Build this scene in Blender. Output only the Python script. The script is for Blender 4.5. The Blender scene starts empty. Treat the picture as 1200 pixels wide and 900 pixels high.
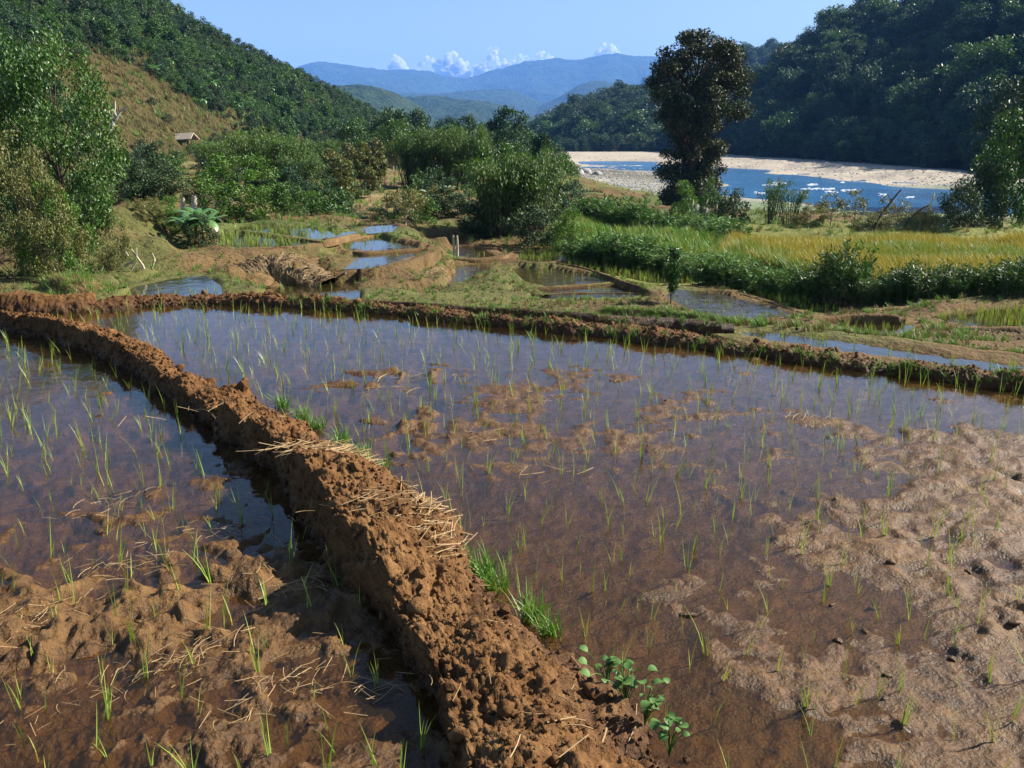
import bpy, math, random
import numpy as np
from mathutils import Vector, Matrix

# ------------------------------------------------------------------ camera, sky, sun, exposure
SC = bpy.context.scene
COL = SC.collection
FPX, HORIZON, CAMZ = 1039.0, 150.0, 1.65            # focal length in photo pixels, horizon row, eye height
PITCH = math.atan((450 - HORIZON) / FPX)
cam = bpy.data.cameras.new('camera')
cam.sensor_width = 36.0
cam.lens = 36.0 * FPX / 1200.0
cam.clip_start, cam.clip_end = 0.05, 40000
camo = bpy.data.objects.new('camera', cam)
COL.objects.link(camo)
camo.location = (0, 0, CAMZ)
camo.rotation_euler = (math.pi / 2 - PITCH, 0, 0)
SC.camera = camo

SUN_AZ, SUN_EL = math.radians(73), math.radians(35)  # azimuth clockwise from +Y
world = bpy.data.worlds.new('World')
SC.world = world
world.use_nodes = True
wn = world.node_tree.nodes
bg = wn.get('Background') or wn.new('ShaderNodeBackground')
sky = wn.new('ShaderNodeTexSky')
sky.sky_type = 'NISHITA'
sky.sun_disc = False
sky.sun_elevation = SUN_EL
sky.sun_rotation = SUN_AZ
sky.altitude = 300
sky.air_density = 1.0
sky.dust_density = 0.8
sky.ozone_density = 1.0
world.node_tree.links.new(sky.outputs[0], bg.inputs[0])
bg.inputs[1].default_value = 0.052

sl = bpy.data.lights.new('sun', 'SUN')
sl.energy = 5.0
sl.angle = math.radians(0.5)
sl.color = (1.0, 0.93, 0.82)
slo = bpy.data.objects.new('sun', sl)
COL.objects.link(slo)
SDIR = Vector((math.sin(SUN_AZ) * math.cos(SUN_EL), math.cos(SUN_AZ) * math.cos(SUN_EL), math.sin(SUN_EL)))
slo.rotation_euler = SDIR.to_track_quat('Z', 'Y').to_euler()
slo.location = (60, 20, 60)

SC.view_settings.view_transform = 'Standard'
SC.view_settings.look = 'None'
SC.view_settings.exposure = 1.47
SC.view_settings.gamma = 1.0
SC.view_settings.use_curve_mapping = False
SC.render.engine = 'CYCLES'
SC.cycles.use_denoising = True
SC.cycles.max_bounces = 6
SC.cycles.diffuse_bounces = 1
SC.cycles.glossy_bounces = 3
SC.cycles.transmission_bounces = 3
SC.cycles.transparent_max_bounces = 8
SC.cycles.volume_bounces = 2
SC.cycles.caustics_reflective = False
SC.cycles.caustics_refractive = False

# ------------------------------------------------------------------ geometry helpers
def ray(px, py):
    xc, yc = (np.asarray(px, float) - 600) / FPX, (450 - np.asarray(py, float)) / FPX
    c, s = math.cos(PITCH), math.sin(PITCH)
    return xc, c + yc * s, -s + yc * c
def at_z(px, py, z):
    x, y, zz = ray(px, py); t = (z - CAMZ) / zz
    return np.array([x * t, y * t, z + 0 * t])
def at_d(px, py, d):
    x, y, zz = ray(px, py); t = d / y
    return np.array([x * t, d, CAMZ + zz * t])
def to_px(P):
    P = np.asarray(P, float); c, s = math.cos(PITCH), math.sin(PITCH)
    x, y, z = P[..., 0], P[..., 1], P[..., 2] - CAMZ
    f = y * c - z * s; u = y * s + z * c
    f = np.where(f < 1e-3, 1e-3, f)
    return 600 + FPX * x / f, 450 - FPX * u / f

def _h(ix, iy, iz, seed):
    n = (ix.astype(np.int64) * 374761393 + iy.astype(np.int64) * 668265263 + iz.astype(np.int64) * 2147483647 + seed * 1274126177) & 0xFFFFFFFF
    n = ((n ^ (n >> 13)) * 1274126177) & 0xFFFFFFFF
    n = ((n ^ (n >> 16)) * 2246822519) & 0xFFFFFFFF
    n ^= n >> 15
    return (n & 0xFFFFFF) / float(0xFFFFFF)
def vn(P, seed=0):
    """3-D value noise, -1..1"""
    P = np.asarray(P, float); i = np.floor(P); f = P - i; i = i.astype(np.int64)
    f = f * f * f * (f * (f * 6 - 15) + 10)
    r = 0
    for dx in (0, 1):
        wx = f[..., 0] if dx else 1 - f[..., 0]
        for dy in (0, 1):
            wy = f[..., 1] if dy else 1 - f[..., 1]
            for dz in (0, 1):
                wz = f[..., 2] if dz else 1 - f[..., 2]
                r = r + wx * wy * wz * _h(i[..., 0] + dx, i[..., 1] + dy, i[..., 2] + dz, seed)
    return r * 2 - 1
def fbm(P, oct=4, seed=0, gain=0.5):
    P = np.asarray(P, float); a, s, r = 1.0, 0.0, 0
    for o in range(oct):
        r = r + a * vn(P, seed + o * 17); s += a; a *= gain; P = P * 2.03 + 11.7
    return r / s
def worley(P, seed=0):
    """distance to the nearest feature point, about 0..1"""
    P = np.asarray(P, float); i = np.floor(P).astype(np.int64); f = P - i
    best = np.full(P.shape[:-1], 9.0)
    for dx in (-1, 0, 1):
        for dy in (-1, 0, 1):
            for dz in (-1, 0, 1):
                a, b, c = i[..., 0] + dx, i[..., 1] + dy, i[..., 2] + dz
                d = (dx + _h(a, b, c, seed) - f[..., 0]) ** 2 + (dy + _h(a, b, c, seed + 1) - f[..., 1]) ** 2 + (dz + _h(a, b, c, seed + 2) - f[..., 2]) ** 2
                best = np.minimum(best, d)
    return np.sqrt(best)
def xy0(x, y, z=0.0):
    return np.stack([x, y, np.zeros_like(x) + z], -1)
def sstep(a, b, x):
    t = np.clip((x - a) / (b - a), 0, 1); return t * t * (3 - 2 * t)
def inpoly(x, y, poly):
    ins = np.zeros(np.shape(x), bool); n = len(poly)
    for k in range(n):
        x0, y0 = poly[k][:2]; x1, y1 = poly[(k + 1) % n][:2]
        if y0 == y1: continue
        ins ^= ((y0 > y) != (y1 > y)) & (x < (x1 - x0) * (y - y0) / (y1 - y0) + x0)
    return ins
def polydist(x, y, pts, closed=False):
    best = np.full(np.shape(x), 1e9); n = len(pts)
    for k in range(n if closed else n - 1):
        ax, ay = pts[k][:2]; bx, by = pts[(k + 1) % n][:2]
        L = (bx - ax) ** 2 + (by - ay) ** 2 + 1e-12
        t = np.clip(((x - ax) * (bx - ax) + (y - ay) * (by - ay)) / L, 0, 1)
        best = np.minimum(best, np.hypot(x - ax - t * (bx - ax), y - ay - t * (by - ay)))
    return best
def resample(pts, n, smooth=True):
    pts = np.asarray(pts, float)
    seg = np.r_[0, np.cumsum(np.linalg.norm(np.diff(pts, axis=0), axis=1))]
    t = np.linspace(0, seg[-1], n)
    o = np.stack([np.interp(t, seg, pts[:, k]) for k in range(pts.shape[1])], -1)
    if smooth and n > 12:
        w = max(1, int(n / (len(pts) * 3.0)))
        for _ in range(2):
            pad = np.concatenate([np.repeat(o[:1], w, 0), o, np.repeat(o[-1:], w, 0)])
            c = np.cumsum(np.concatenate([np.zeros((1, o.shape[1])), pad]), 0)
            m = (c[2 * w + 1:] - c[:-2 * w - 1]) / (2 * w + 1)
            m[0], m[-1] = o[0], o[-1]; o = m
    return o

def mesh_np(name, V, F, mats=(), matidx=None, smooth=False, attrs=None):
    V = np.ascontiguousarray(V, np.float32); F = np.ascontiguousarray(F, np.int32)
    me = bpy.data.meshes.new(name)
    k = F.shape[1]; nf = len(F)
    me.vertices.add(len(V)); me.vertices.foreach_set('co', V.ravel())
    me.loops.add(nf * k); me.loops.foreach_set('vertex_index', F.ravel())
    me.polygons.add(nf); me.polygons.foreach_set('loop_start', np.arange(nf, dtype=np.int32) * k)
    for m in (mats if isinstance(mats, (list, tuple)) else [mats]): me.materials.append(m)
    if matidx is not None: me.polygons.foreach_set('material_index', np.ascontiguousarray(matidx, np.int32))
    me.polygons.foreach_set('use_smooth', np.full(nf, smooth, bool))
    for an, av in (attrs or {}).items():
        a = me.color_attributes.new(an, 'FLOAT_COLOR', 'POINT')
        av = np.concatenate([av, np.ones((len(av), 1))], 1) if av.shape[1] == 3 else av
        a.data.foreach_set('color', np.ascontiguousarray(av, np.float32).ravel())
    me.update(calc_edges=True)
    return me
def grid_faces(nu, nv, wrap=False):
    a = np.arange(nu * nv).reshape(nu, nv)
    if wrap:
        b = np.roll(a, -1, 1)
        return np.stack([a[:-1], a[1:], b[1:], b[:-1]], -1).reshape(-1, 4)
    return np.stack([a[:-1, :-1], a[1:, :-1], a[1:, 1:], a[:-1, 1:]], -1).reshape(-1, 4)
def join(parts):
    V, F, o = [], [], 0
    for v, f in parts:
        if len(v) == 0: continue
        V.append(v); F.append(f + o); o += len(v)
    return np.concatenate(V), np.concatenate(F)

def link(o, parent=None):
    COL.objects.link(o)
    if parent is not None: o.parent = parent
    return o
def tag(o, label=None, cat=None, group=None, kind=None):
    if label: o['label'] = label
    if cat: o['category'] = cat
    if group: o['group'] = group
    if kind: o['kind'] = kind
    return o
def mobj(name, me, parent=None, loc=None, rz=0.0, s=1.0):
    o = bpy.data.objects.new(name, me); link(o, parent)
    if loc is not None: o.location = loc
    if rz: o.rotation_euler = (0, 0, rz)
    if not np.isscalar(s): o.scale = s
    elif s != 1.0: o.scale = (s, s, s)
    return o
def empty(name, label, cat, loc=(0, 0, 0), rz=0.0, s=1.0, group=None):
    o = bpy.data.objects.new(name, None); link(o)
    o.empty_display_size = 0.2
    o.location = loc; o.rotation_euler = (0, 0, rz); o.scale = (s, s, s) if np.isscalar(s) else s
    return tag(o, label, cat, group)
ORD = ['first', 'second', 'third', 'fourth', 'fifth', 'sixth', 'seventh', 'eighth', 'ninth', 'tenth', 'eleventh', 'twelfth', 'thirteenth', 'fourteenth', 'fifteenth', 'sixteenth', 'seventeenth', 'eighteenth', 'nineteenth', 'twentieth']

# ------------------------------------------------------------------ materials
class NT:
    def __init__(s, name):
        s.m = bpy.data.materials.new(name); s.m.use_nodes = True
        s.t = s.m.node_tree; s.t.nodes.clear()
        s.out = s.t.nodes.new('ShaderNodeOutputMaterial')
    def n(s, typ, props=None, **ins):
        nd = s.t.nodes.new('ShaderNode' + typ)
        for k, v in (props or {}).items(): setattr(nd, k, v)
        for k, v in ins.items():
            k = int(k[1:]) if k[0] == 'i' and k[1:].isdigit() else k.replace('_', ' ')
            s.set(nd.inputs[k], v)
        return nd
    def set(s, sock, v):
        if isinstance(v, bpy.types.NodeSocket): s.t.links.new(v, sock)
        elif isinstance(v, bpy.types.Node): s.t.links.new(v.outputs[0], sock)
        else: sock.default_value = (*v, 1.0) if isinstance(v, (tuple, list)) and len(v) == 3 and sock.type == 'RGBA' else v
    def ramp(s, fac, stops):
        r = s.t.nodes.new('ShaderNodeValToRGB'); e = r.color_ramp.elements
        while len(e) < len(stops): e.new(0.5)
        for k, (p, c) in enumerate(stops): e[k].position = p; e[k].color = (*c, 1.0)
        s.set(r.inputs[0], fac); return r.outputs[0]
    def mixc(s, fac, a, b, mode='MIX'):
        m = s.t.nodes.new('ShaderNodeMix'); m.data_type = 'RGBA'; m.blend_type = mode
        s.set(m.inputs[0], fac); s.set(m.inputs[6], a); s.set(m.inputs[7], b); return m.outputs[2]
    def noise(s, scale, detail=6.0, rough=0.55, vec=None, dist=0.0):
        nd = s.n('TexNoise', Scale=scale, Detail=detail, Roughness=rough, Distortion=dist)
        s.set(nd.inputs['Vector'], vec if vec is not None else s.pos()); return nd.outputs['Fac']
    def pos(s):
        if not hasattr(s, '_pos'): s._pos = s.n('NewGeometry').outputs['Position']
        return s._pos
    def math(s, op, a, b=0.0, c=0.0):
        nd = s.n('Math', {'operation': op}); s.set(nd.inputs[0], a); s.set(nd.inputs[1], b); s.set(nd.inputs[2], c); return nd.outputs[0]
    def bump(s, h, dist, strength=1.0):
        nd = s.n('Bump', Distance=dist, Strength=strength); s.set(nd.inputs['Height'], h); return nd.outputs[0]
    def done(s, shader):
        s.t.links.new(shader.outputs[0] if isinstance(shader, bpy.types.Node) else shader, s.out.inputs[0]); return s.m

def mat_leaf(name, stops, trans=0.3, rough=0.5, spec=0.35, objvar=0.25):
    t = NT(name)
    isl = t.n('NewGeometry').outputs['Random Per Island']
    ob = t.n('ObjectInfo').outputs['Random']
    f = t.math('ADD', t.math('MULTIPLY', isl, 1 - objvar), t.math('MULTIPLY', ob, objvar))
    c = t.ramp(f, stops)
    p = t.n('BsdfPrincipled', Base_Color=c, Roughness=rough)
    p.inputs['Specular IOR Level'].default_value = spec
    tr = t.n('BsdfTranslucent', Color=t.mixc(1.0, c, (1.25, 1.25, 0.5), 'MULTIPLY'))
    return t.done(t.n('MixShader', Fac=trans * .65, i1=p.outputs[0], i2=tr.outputs[0]))
def mat_soil(name, c_dark, c_mid, c_light, scale=9.0, bump=0.012, rough=0.85, spec=0.2, wet=None):
    t = NT(name)
    n1 = t.noise(scale, 9, 0.62); n2 = t.noise(scale * 7.3, 5, 0.6); n3 = t.noise(scale * 0.17, 4)
    f = t.math('ADD', t.math('MULTIPLY', n1, 0.5), t.math('ADD', t.math('MULTIPLY', n2, 0.22), t.math('MULTIPLY', n3, 0.28)))
    c = t.ramp(f, [(0.36, c_dark), (0.5, c_mid), (0.64, c_light)])
    h = t.math('ADD', n1, t.math('MULTIPLY', n2, 0.4))
    r = rough
    if wet is not None:
        z = t.n('SeparateXYZ'); t.set(z.inputs[0], t.pos())
        w = t.n('MapRange', Value=z.outputs[2]); w.inputs[1].default_value = wet[0]; w.inputs[2].default_value = wet[1]; w.inputs[3].default_value = 0.0; w.inputs[4].default_value = 1.0
        wj = t.math('ADD', w.outputs[0], t.math('MULTIPLY', t.math('SUBTRACT', n1, 0.5), 0.9))
        wj = t.n('Clamp', Value=wj).outputs[0]
        c = t.mixc(wj, t.mixc(1.0, c, wet[2], 'MULTIPLY'), c)
        r = t.n('MapRange', Value=wj, To_Min=0.32, To_Max=rough).outputs[0]
    p = t.n('BsdfPrincipled', Base_Color=c, Roughness=r, Normal=t.bump(h, bump))
    p.inputs['Specular IOR Level'].default_value = spec
    return t.done(p)
def mat_plain(name, c1, c2, scale=20.0, rough=0.7, spec=0.3, stretch=None, bump=0.003):
    t = NT(name)
    v = None
    if stretch:
        tc = t.n('TexCoord').outputs['Object']; mp = t.n('Mapping'); t.set(mp.inputs['Vector'], tc); mp.inputs['Scale'].default_value = stretch; v = mp.outputs[0]
    n = t.noise(scale, 5, 0.6, v)
    c = t.ramp(n, [(0.35, c1), (0.65, c2)])
    p = t.n('BsdfPrincipled', Base_Color=c, Roughness=rough, Normal=t.bump(n, bump))
    p.inputs['Specular IOR Level'].default_value = spec
    return t.done(p)
def mat_random(name, stops, rough=0.7, spec=0.25, trans=0.0):
    return mat_leaf(name, stops, trans, rough, spec, 0.2)
def mat_water(name, tint, murk, murkfac, ripple, rscale, rough=0.02):
    t = NT(name)
    n = t.math('ADD', t.noise(rscale, 3, 0.5), t.math('MULTIPLY', t.noise(rscale * 4.1, 2, 0.5), 0.3))
    nb = t.bump(n, ripple)
    dt = t.n('VectorMath', {'operation': 'DOT_PRODUCT'}); t.set(dt.inputs[0], t.n('NewGeometry').outputs['Incoming']); t.set(dt.inputs[1], nb)
    cs = t.math('SUBTRACT', 1.0, t.n('Clamp', Value=t.math('ABSOLUTE', dt.outputs['Value'])).outputs[0])
    fr = t.n('Math', {'operation': 'MULTIPLY_ADD'}); t.set(fr.inputs[0], t.math('POWER', cs, 5.0)); fr.inputs[1].default_value = 0.98; fr.inputs[2].default_value = 0.02
    tr = t.n('BsdfTransparent', Color=tint)
    df = t.n('BsdfDiffuse', Color=murk)
    body = t.n('MixShader', Fac=murkfac, i1=tr.outputs[0], i2=df.outputs[0])
    gl = t.n('BsdfGlossy', Roughness=rough, Normal=nb); gl.inputs['Color'].default_value = (1, 1, 1, 1)
    return t.done(t.n('MixShader', Fac=fr.outputs[0], i1=body.outputs[0], i2=gl.outputs[0]))

M = {}
M['mud'] = mat_soil('wet_mud', (0.060, 0.028, 0.008), (0.120, 0.060, 0.0165), (0.185, 0.098, 0.027), 13, 0.022, 0.55, 0.30, wet=(-0.006, 0.040, (0.60, 0.55, 0.48)))
M['bund'] = mat_soil('bund_earth', (0.065, 0.029, 0.010), (0.135, 0.065, 0.023), (0.22, 0.12, 0.048), 15, 0.022, 0.9, 0.15, wet=(0.0, 0.12, (0.45, 0.42, 0.40)))  # damp at the foot, raised higher to put wall shade into the colour
M['earth'] = mat_soil('terrace_earth', (0.065, 0.040, 0.016), (0.13, 0.080, 0.034), (0.21, 0.138, 0.064), 4.0, 0.05, 0.9, 0.15)
M['straw'] = mat_random('straw', [(0.0, (0.16, 0.095, 0.04)), (0.5, (0.32, 0.21, 0.095)), (1.0, (0.52, 0.38, 0.19))], 0.6, 0.3, 0.1)
M['drystraw'] = mat_random('dry_thatch', [(0.0, (0.10, 0.065, 0.03)), (0.5, (0.19, 0.13, 0.065)), (1.0, (0.30, 0.22, 0.12))], 0.8, 0.2, 0.05)
M['bark'] = mat_plain('bark', (0.05, 0.036, 0.026), (0.13, 0.10, 0.075), 6, 0.9, 0.15, (6, 6, 1.2), 0.02)
M['palebark'] = mat_plain('pale_bark', (0.30, 0.25, 0.18), (0.55, 0.48, 0.36), 6, 0.8, 0.2, (5, 5, 1), 0.01)
M['seedling'] = mat_leaf('rice_leaf', [(0.0, (0.11, 0.22, 0.03)), (0.55, (0.22, 0.34, 0.05)), (1.0, (0.42, 0.38, 0.10))], 0.35, 0.4, 0.4)
M['grass'] = mat_leaf('green_grass', [(0.0, (0.05, 0.14, 0.02)), (0.6, (0.11, 0.24, 0.03)), (1.0, (0.24, 0.30, 0.06))], 0.3)
M['drygrass'] = mat_leaf('dry_grass', [(0.0, (0.10, 0.095, 0.03)), (0.5, (0.165, 0.135, 0.05)), (1.0, (0.25, 0.195, 0.08))], 0.2, 0.7)
M['yellow'] = mat_leaf('ripe_grass', [(0.0, (0.15, 0.19, 0.03)), (0.35, (0.27, 0.25, 0.035)), (0.8, (0.42, 0.30, 0.04)), (1.0, (0.48, 0.28, 0.04))], 0.35, 0.6)
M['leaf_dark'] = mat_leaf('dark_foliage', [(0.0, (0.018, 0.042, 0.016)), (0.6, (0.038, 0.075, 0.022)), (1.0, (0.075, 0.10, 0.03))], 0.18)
M['leaf_forest'] = mat_leaf('forest_foliage', [(0.0, (0.022, 0.055, 0.028)), (0.6, (0.045, 0.095, 0.042)), (1.0, (0.085, 0.13, 0.055))], 0.2, 0.6, 0.2, 0.5)
M['leaf_mid'] = mat_leaf('green_foliage', [(0.0, (0.022, 0.066, 0.011)), (0.6, (0.048, 0.118, 0.018)), (1.0, (0.11, 0.18, 0.03))], 0.28, 0.45, 0.4, 0.35)
M['leaf_bright'] = mat_leaf('bright_foliage', [(0.0, (0.035, 0.10, 0.010)), (0.6, (0.075, 0.165, 0.018)), (1.0, (0.17, 0.25, 0.035))], 0.32)
M['leaf_bamboo'] = mat_leaf('bamboo_foliage', [(0.0, (0.032, 0.085, 0.013)), (0.6, (0.075, 0.145, 0.02)), (1.0, (0.16, 0.225, 0.038))], 0.32)
M['leaf_olive'] = mat_leaf('olive_foliage', [(0.0, (0.06, 0.09, 0.02)), (0.5, (0.13, 0.14, 0.035)), (1.0, (0.25, 0.20, 0.07))], 0.25)
M['leaf_rust'] = mat_leaf('bigtree_foliage', [(0.0, (0.016, 0.034, 0.010)), (0.6, (0.034, 0.056, 0.015)), (0.9, (0.07, 0.075, 0.02)), (1.0, (0.15, 0.095, 0.03))], 0.18, 0.5, 0.3, 0.0)
M['leaf_banana'] = mat_leaf('banana_leaf', [(0.0, (0.04, 0.12, 0.03)), (0.6, (0.08, 0.19, 0.045)), (1.0, (0.17, 0.27, 0.08))], 0.3, 0.35, 0.5)
M['leaf_weed'] = mat_leaf('weed_leaf', [(0.0, (0.04, 0.11, 0.025)), (0.6, (0.09, 0.18, 0.045)), (1.0, (0.17, 0.25, 0.07))], 0.28, 0.55, 0.2)
M['leaf_pale'] = mat_leaf('pale_banana_leaf', [(0.0, (0.12, 0.22, 0.08)), (1.0, (0.42, 0.48, 0.34))], 0.2)
M['white'] = mat_plain('pale_leaf', (0.55, 0.58, 0.48), (0.75, 0.75, 0.66), 10)
M['plume'] = mat_random('reed_plume', [(0.0, (0.45, 0.36, 0.24)), (1.0, (0.68, 0.58, 0.44))], 0.9, 0.1, 0.2)
M['stone'] = mat_plain('stone', (0.22, 0.21, 0.19), (0.40, 0.38, 0.34), 3, 0.85)
M['thatch'] = mat_plain('roof_thatch', (0.24, 0.20, 0.15), (0.42, 0.36, 0.29), 8, 0.9, 0.1, (14, 2, 2), 0.02)
M['wood'] = mat_plain('weathered_wood', (0.12, 0.09, 0.06), (0.26, 0.20, 0.14), 8, 0.85, 0.2, (8, 8, 1.5))
M['foam'] = mat_plain('foam', (0.75, 0.78, 0.80), (0.88, 0.88, 0.88), 4, 0.6)
M['paddy_water'] = mat_water('paddy_water', (0.80, 0.69, 0.49), (0.09, 0.056, 0.024), 0.12, 0.0025, 7.0)
M['pond_ripple'] = mat_water('rippled_pond_water', (0.55, 0.50, 0.36), (0.08, 0.062, 0.028), 0.25, 0.035, 3.0)
M['pond_water'] = mat_water('pond_water', (0.55, 0.50, 0.36), (0.07, 0.058, 0.025), 0.25, 0.006, 3.0)

def mat_river():
    t = NT('river_water')
    mp = t.n('Mapping'); t.set(mp.inputs['Vector'], t.pos()); mp.inputs['Scale'].default_value = (0.35, 1.0, 1.0); mp.inputs['Rotation'].default_value = (0, 0, math.radians(28))
    n = t.math('ADD', t.noise(0.6, 6, 0.65, mp.outputs[0]), t.math('MULTIPLY', t.noise(3.0, 3, 0.6, mp.outputs[0]), 0.3))
    p = t.n('BsdfPrincipled', Base_Color=t.ramp(t.noise(0.07, 5, 0.6, mp.outputs[0]), [(0.35, (0.008, 0.07, 0.17)), (0.7, (0.018, 0.12, 0.27))]), Roughness=0.2, Normal=t.bump(n, 0.55))  # base colour made bluer to paint in the sky's reflection
    p.inputs['IOR'].default_value = 1.333
    return t.done(p)
M['river'] = mat_river()
def mat_ground():
    t = NT('valley_ground')
    a = t.n('Attribute', {'attribute_name': 'tint'}).outputs['Color']
    n1 = t.noise(0.9, 8, 0.65); n2 = t.noise(6.0, 6, 0.65); n3 = t.noise(0.12, 4)
    f = t.math('ADD', t.math('MULTIPLY', n1, 0.45), t.math('ADD', t.math('MULTIPLY', n2, 0.35), t.math('MULTIPLY', n3, 0.2)))
    v = t.ramp(f, [(0.32, (0.45, 0.45, 0.45)), (0.5, (1, 1, 1)), (0.68, (1.7, 1.6, 1.5))])
    p = t.n('BsdfPrincipled', Base_Color=t.mixc(1.0, a, v, 'MULTIPLY'), Roughness=0.9, Normal=t.bump(t.math('ADD', n1, n2), 0.12))
    p.inputs['Specular IOR Level'].default_value = 0.15
    return t.done(p)
M['ground'] = mat_ground()
def mat_hill(name, c0, c1, c2, sc):
    t = NT(name)
    n1 = t.noise(sc, 8, 0.65); n2 = t.noise(sc * 6, 6, 0.65)
    f = t.math('ADD', t.math('MULTIPLY', n1, 0.55), t.math('MULTIPLY', n2, 0.45))
    p = t.n('BsdfPrincipled', Base_Color=t.ramp(f, [(0.35, c0), (0.5, c1), (0.65, c2)]), Roughness=0.95, Normal=t.bump(t.math('ADD', n1, n2), 0.35 / sc))
    p.inputs['Specular IOR Level'].default_value = 0.1
    return t.done(p)
M['hill_grass'] = mat_hill('hill_grass', (0.070, 0.068, 0.022), (0.115, 0.095, 0.034), (0.165, 0.125, 0.05), 0.11)
M['hill_floor'] = mat_hill('forest_floor', (0.015, 0.028, 0.012), (0.03, 0.05, 0.02), (0.06, 0.075, 0.03), 0.08)
M['mount'] = mat_hill('mountain_forest', (0.02, 0.045, 0.02), (0.04, 0.075, 0.03), (0.085, 0.11, 0.05), 0.006)

# ------------------------------------------------------------------ plant kit (all quads)
def unit(a):
    return a / (np.linalg.norm(a, axis=-1, keepdims=True) + 1e-9)
def leaf_quads(C, D, L, W, rg, fold=0.15):
    n = len(C); D = unit(D)
    S = unit(np.cross(D, unit(rg.normal(size=(n, 3)) + np.array([0, 0, 1.2]))))
    N = np.cross(S, D)
    L = np.broadcast_to(np.asarray(L, float), (n,))[:, None]; W = np.broadcast_to(np.asarray(W, float), (n,))[:, None]
    V = np.stack([C - D * L * .5, C + S * W * .5 + N * W * fold, C + D * L * .5, C - S * W * .5 + N * W * fold], 1).reshape(-1, 3)
    return V, np.arange(n * 4).reshape(n, 4)
def leaf_cloud(cen, rad, n, L, rg, W=None, droop=0.0, shell=0.5, squash=0.8):
    cen = np.asarray(cen, float).reshape(-1, 3); rad = np.broadcast_to(np.asarray(rad, float), (len(cen),))
    p = rad ** 2 / np.sum(rad ** 2)
    k = rg.choice(len(cen), n, p=p)
    d = unit(rg.normal(size=(n, 3)))
    r = rg.random(n) ** shell
    P = cen[k] + d * (rad[k] * r)[:, None] * np.array([1, 1, squash])
    D = d * 0.7 + rg.normal(size=(n, 3)) * 0.8 + np.array([0, 0, -droop])
    Ls = L * rg.uniform(0.6, 1.35, n)
    return leaf_quads(P, D, Ls, Ls * (W if W else 0.55), rg)
def tube(pts, r, seg=6):
    pts = np.asarray(pts, float); n = len(pts); r = np.broadcast_to(np.asarray(r, float), (n,))
    T = unit(np.gradient(pts, axis=0))
    ref = np.where(np.abs(T[:, 2:3]) > 0.9, np.array([[1.0, 0, 0]]), np.array([[0, 0, 1.0]]))
    A = unit(np.cross(T, ref)); B = np.cross(T, A)
    a = np.linspace(0, 2 * np.pi, seg, endpoint=False)
    V = pts[:, None] + (A[:, None] * np.cos(a)[None, :, None] + B[:, None] * np.sin(a)[None, :, None]) * r[:, None, None]
    return V.reshape(-1, 3), grid_faces(n, seg, True)
def bez(a, b, c, n=7):
    t = np.linspace(0, 1, n)[:, None]
    return (1 - t) ** 2 * np.asarray(a) + 2 * t * (1 - t) * np.asarray(b) + t * t * np.asarray(c)
def blades(base, H, W, lean, rg, seg=3, curl=0.5):
    """grass blades: strips of seg quads, pinched at the tip"""
    base = np.asarray(base, float); n = len(base)
    H = np.broadcast_to(np.asarray(H, float), (n,)); W = np.broadcast_to(np.asarray(W, float), (n,)); lean = np.broadcast_to(np.asarray(lean, float), (n,))
    a = rg.uniform(0, 2 * np.pi, n); d = np.stack([np.cos(a), np.sin(a), np.zeros(n)], -1)
    b = a + np.pi / 2 + rg.normal(size=n) * 0.5; s = np.stack([np.cos(b), np.sin(b), np.zeros(n)], -1)
    t = np.linspace(0, 1, seg + 1)
    off = lean[:, None] * (t[None] * (1 - curl) + curl * t[None] ** 2.2)
    P = base[:, None] + d[:, None] * (off * H[:, None])[..., None]
    P[..., 2] += H[:, None] * (t[None] - 0.35 * np.clip(lean[:, None], 0, 1.6) * t[None] ** 2 * curl)
    w = W[:, None] * (1 - t[None] ** 1.8 * 0.93) * 0.5
    V = np.stack([P - s[:, None] * w[..., None], P + s[:, None] * w[..., None]], 2)
    i = np.arange(n * (seg + 1) * 2).reshape(n, seg + 1, 2)
    F = np.stack([i[:, :-1, 0], i[:, :-1, 1], i[:, 1:, 1], i[:, 1:, 0]], -1).reshape(-1, 4)
    return V.reshape(-1, 3), F
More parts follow.
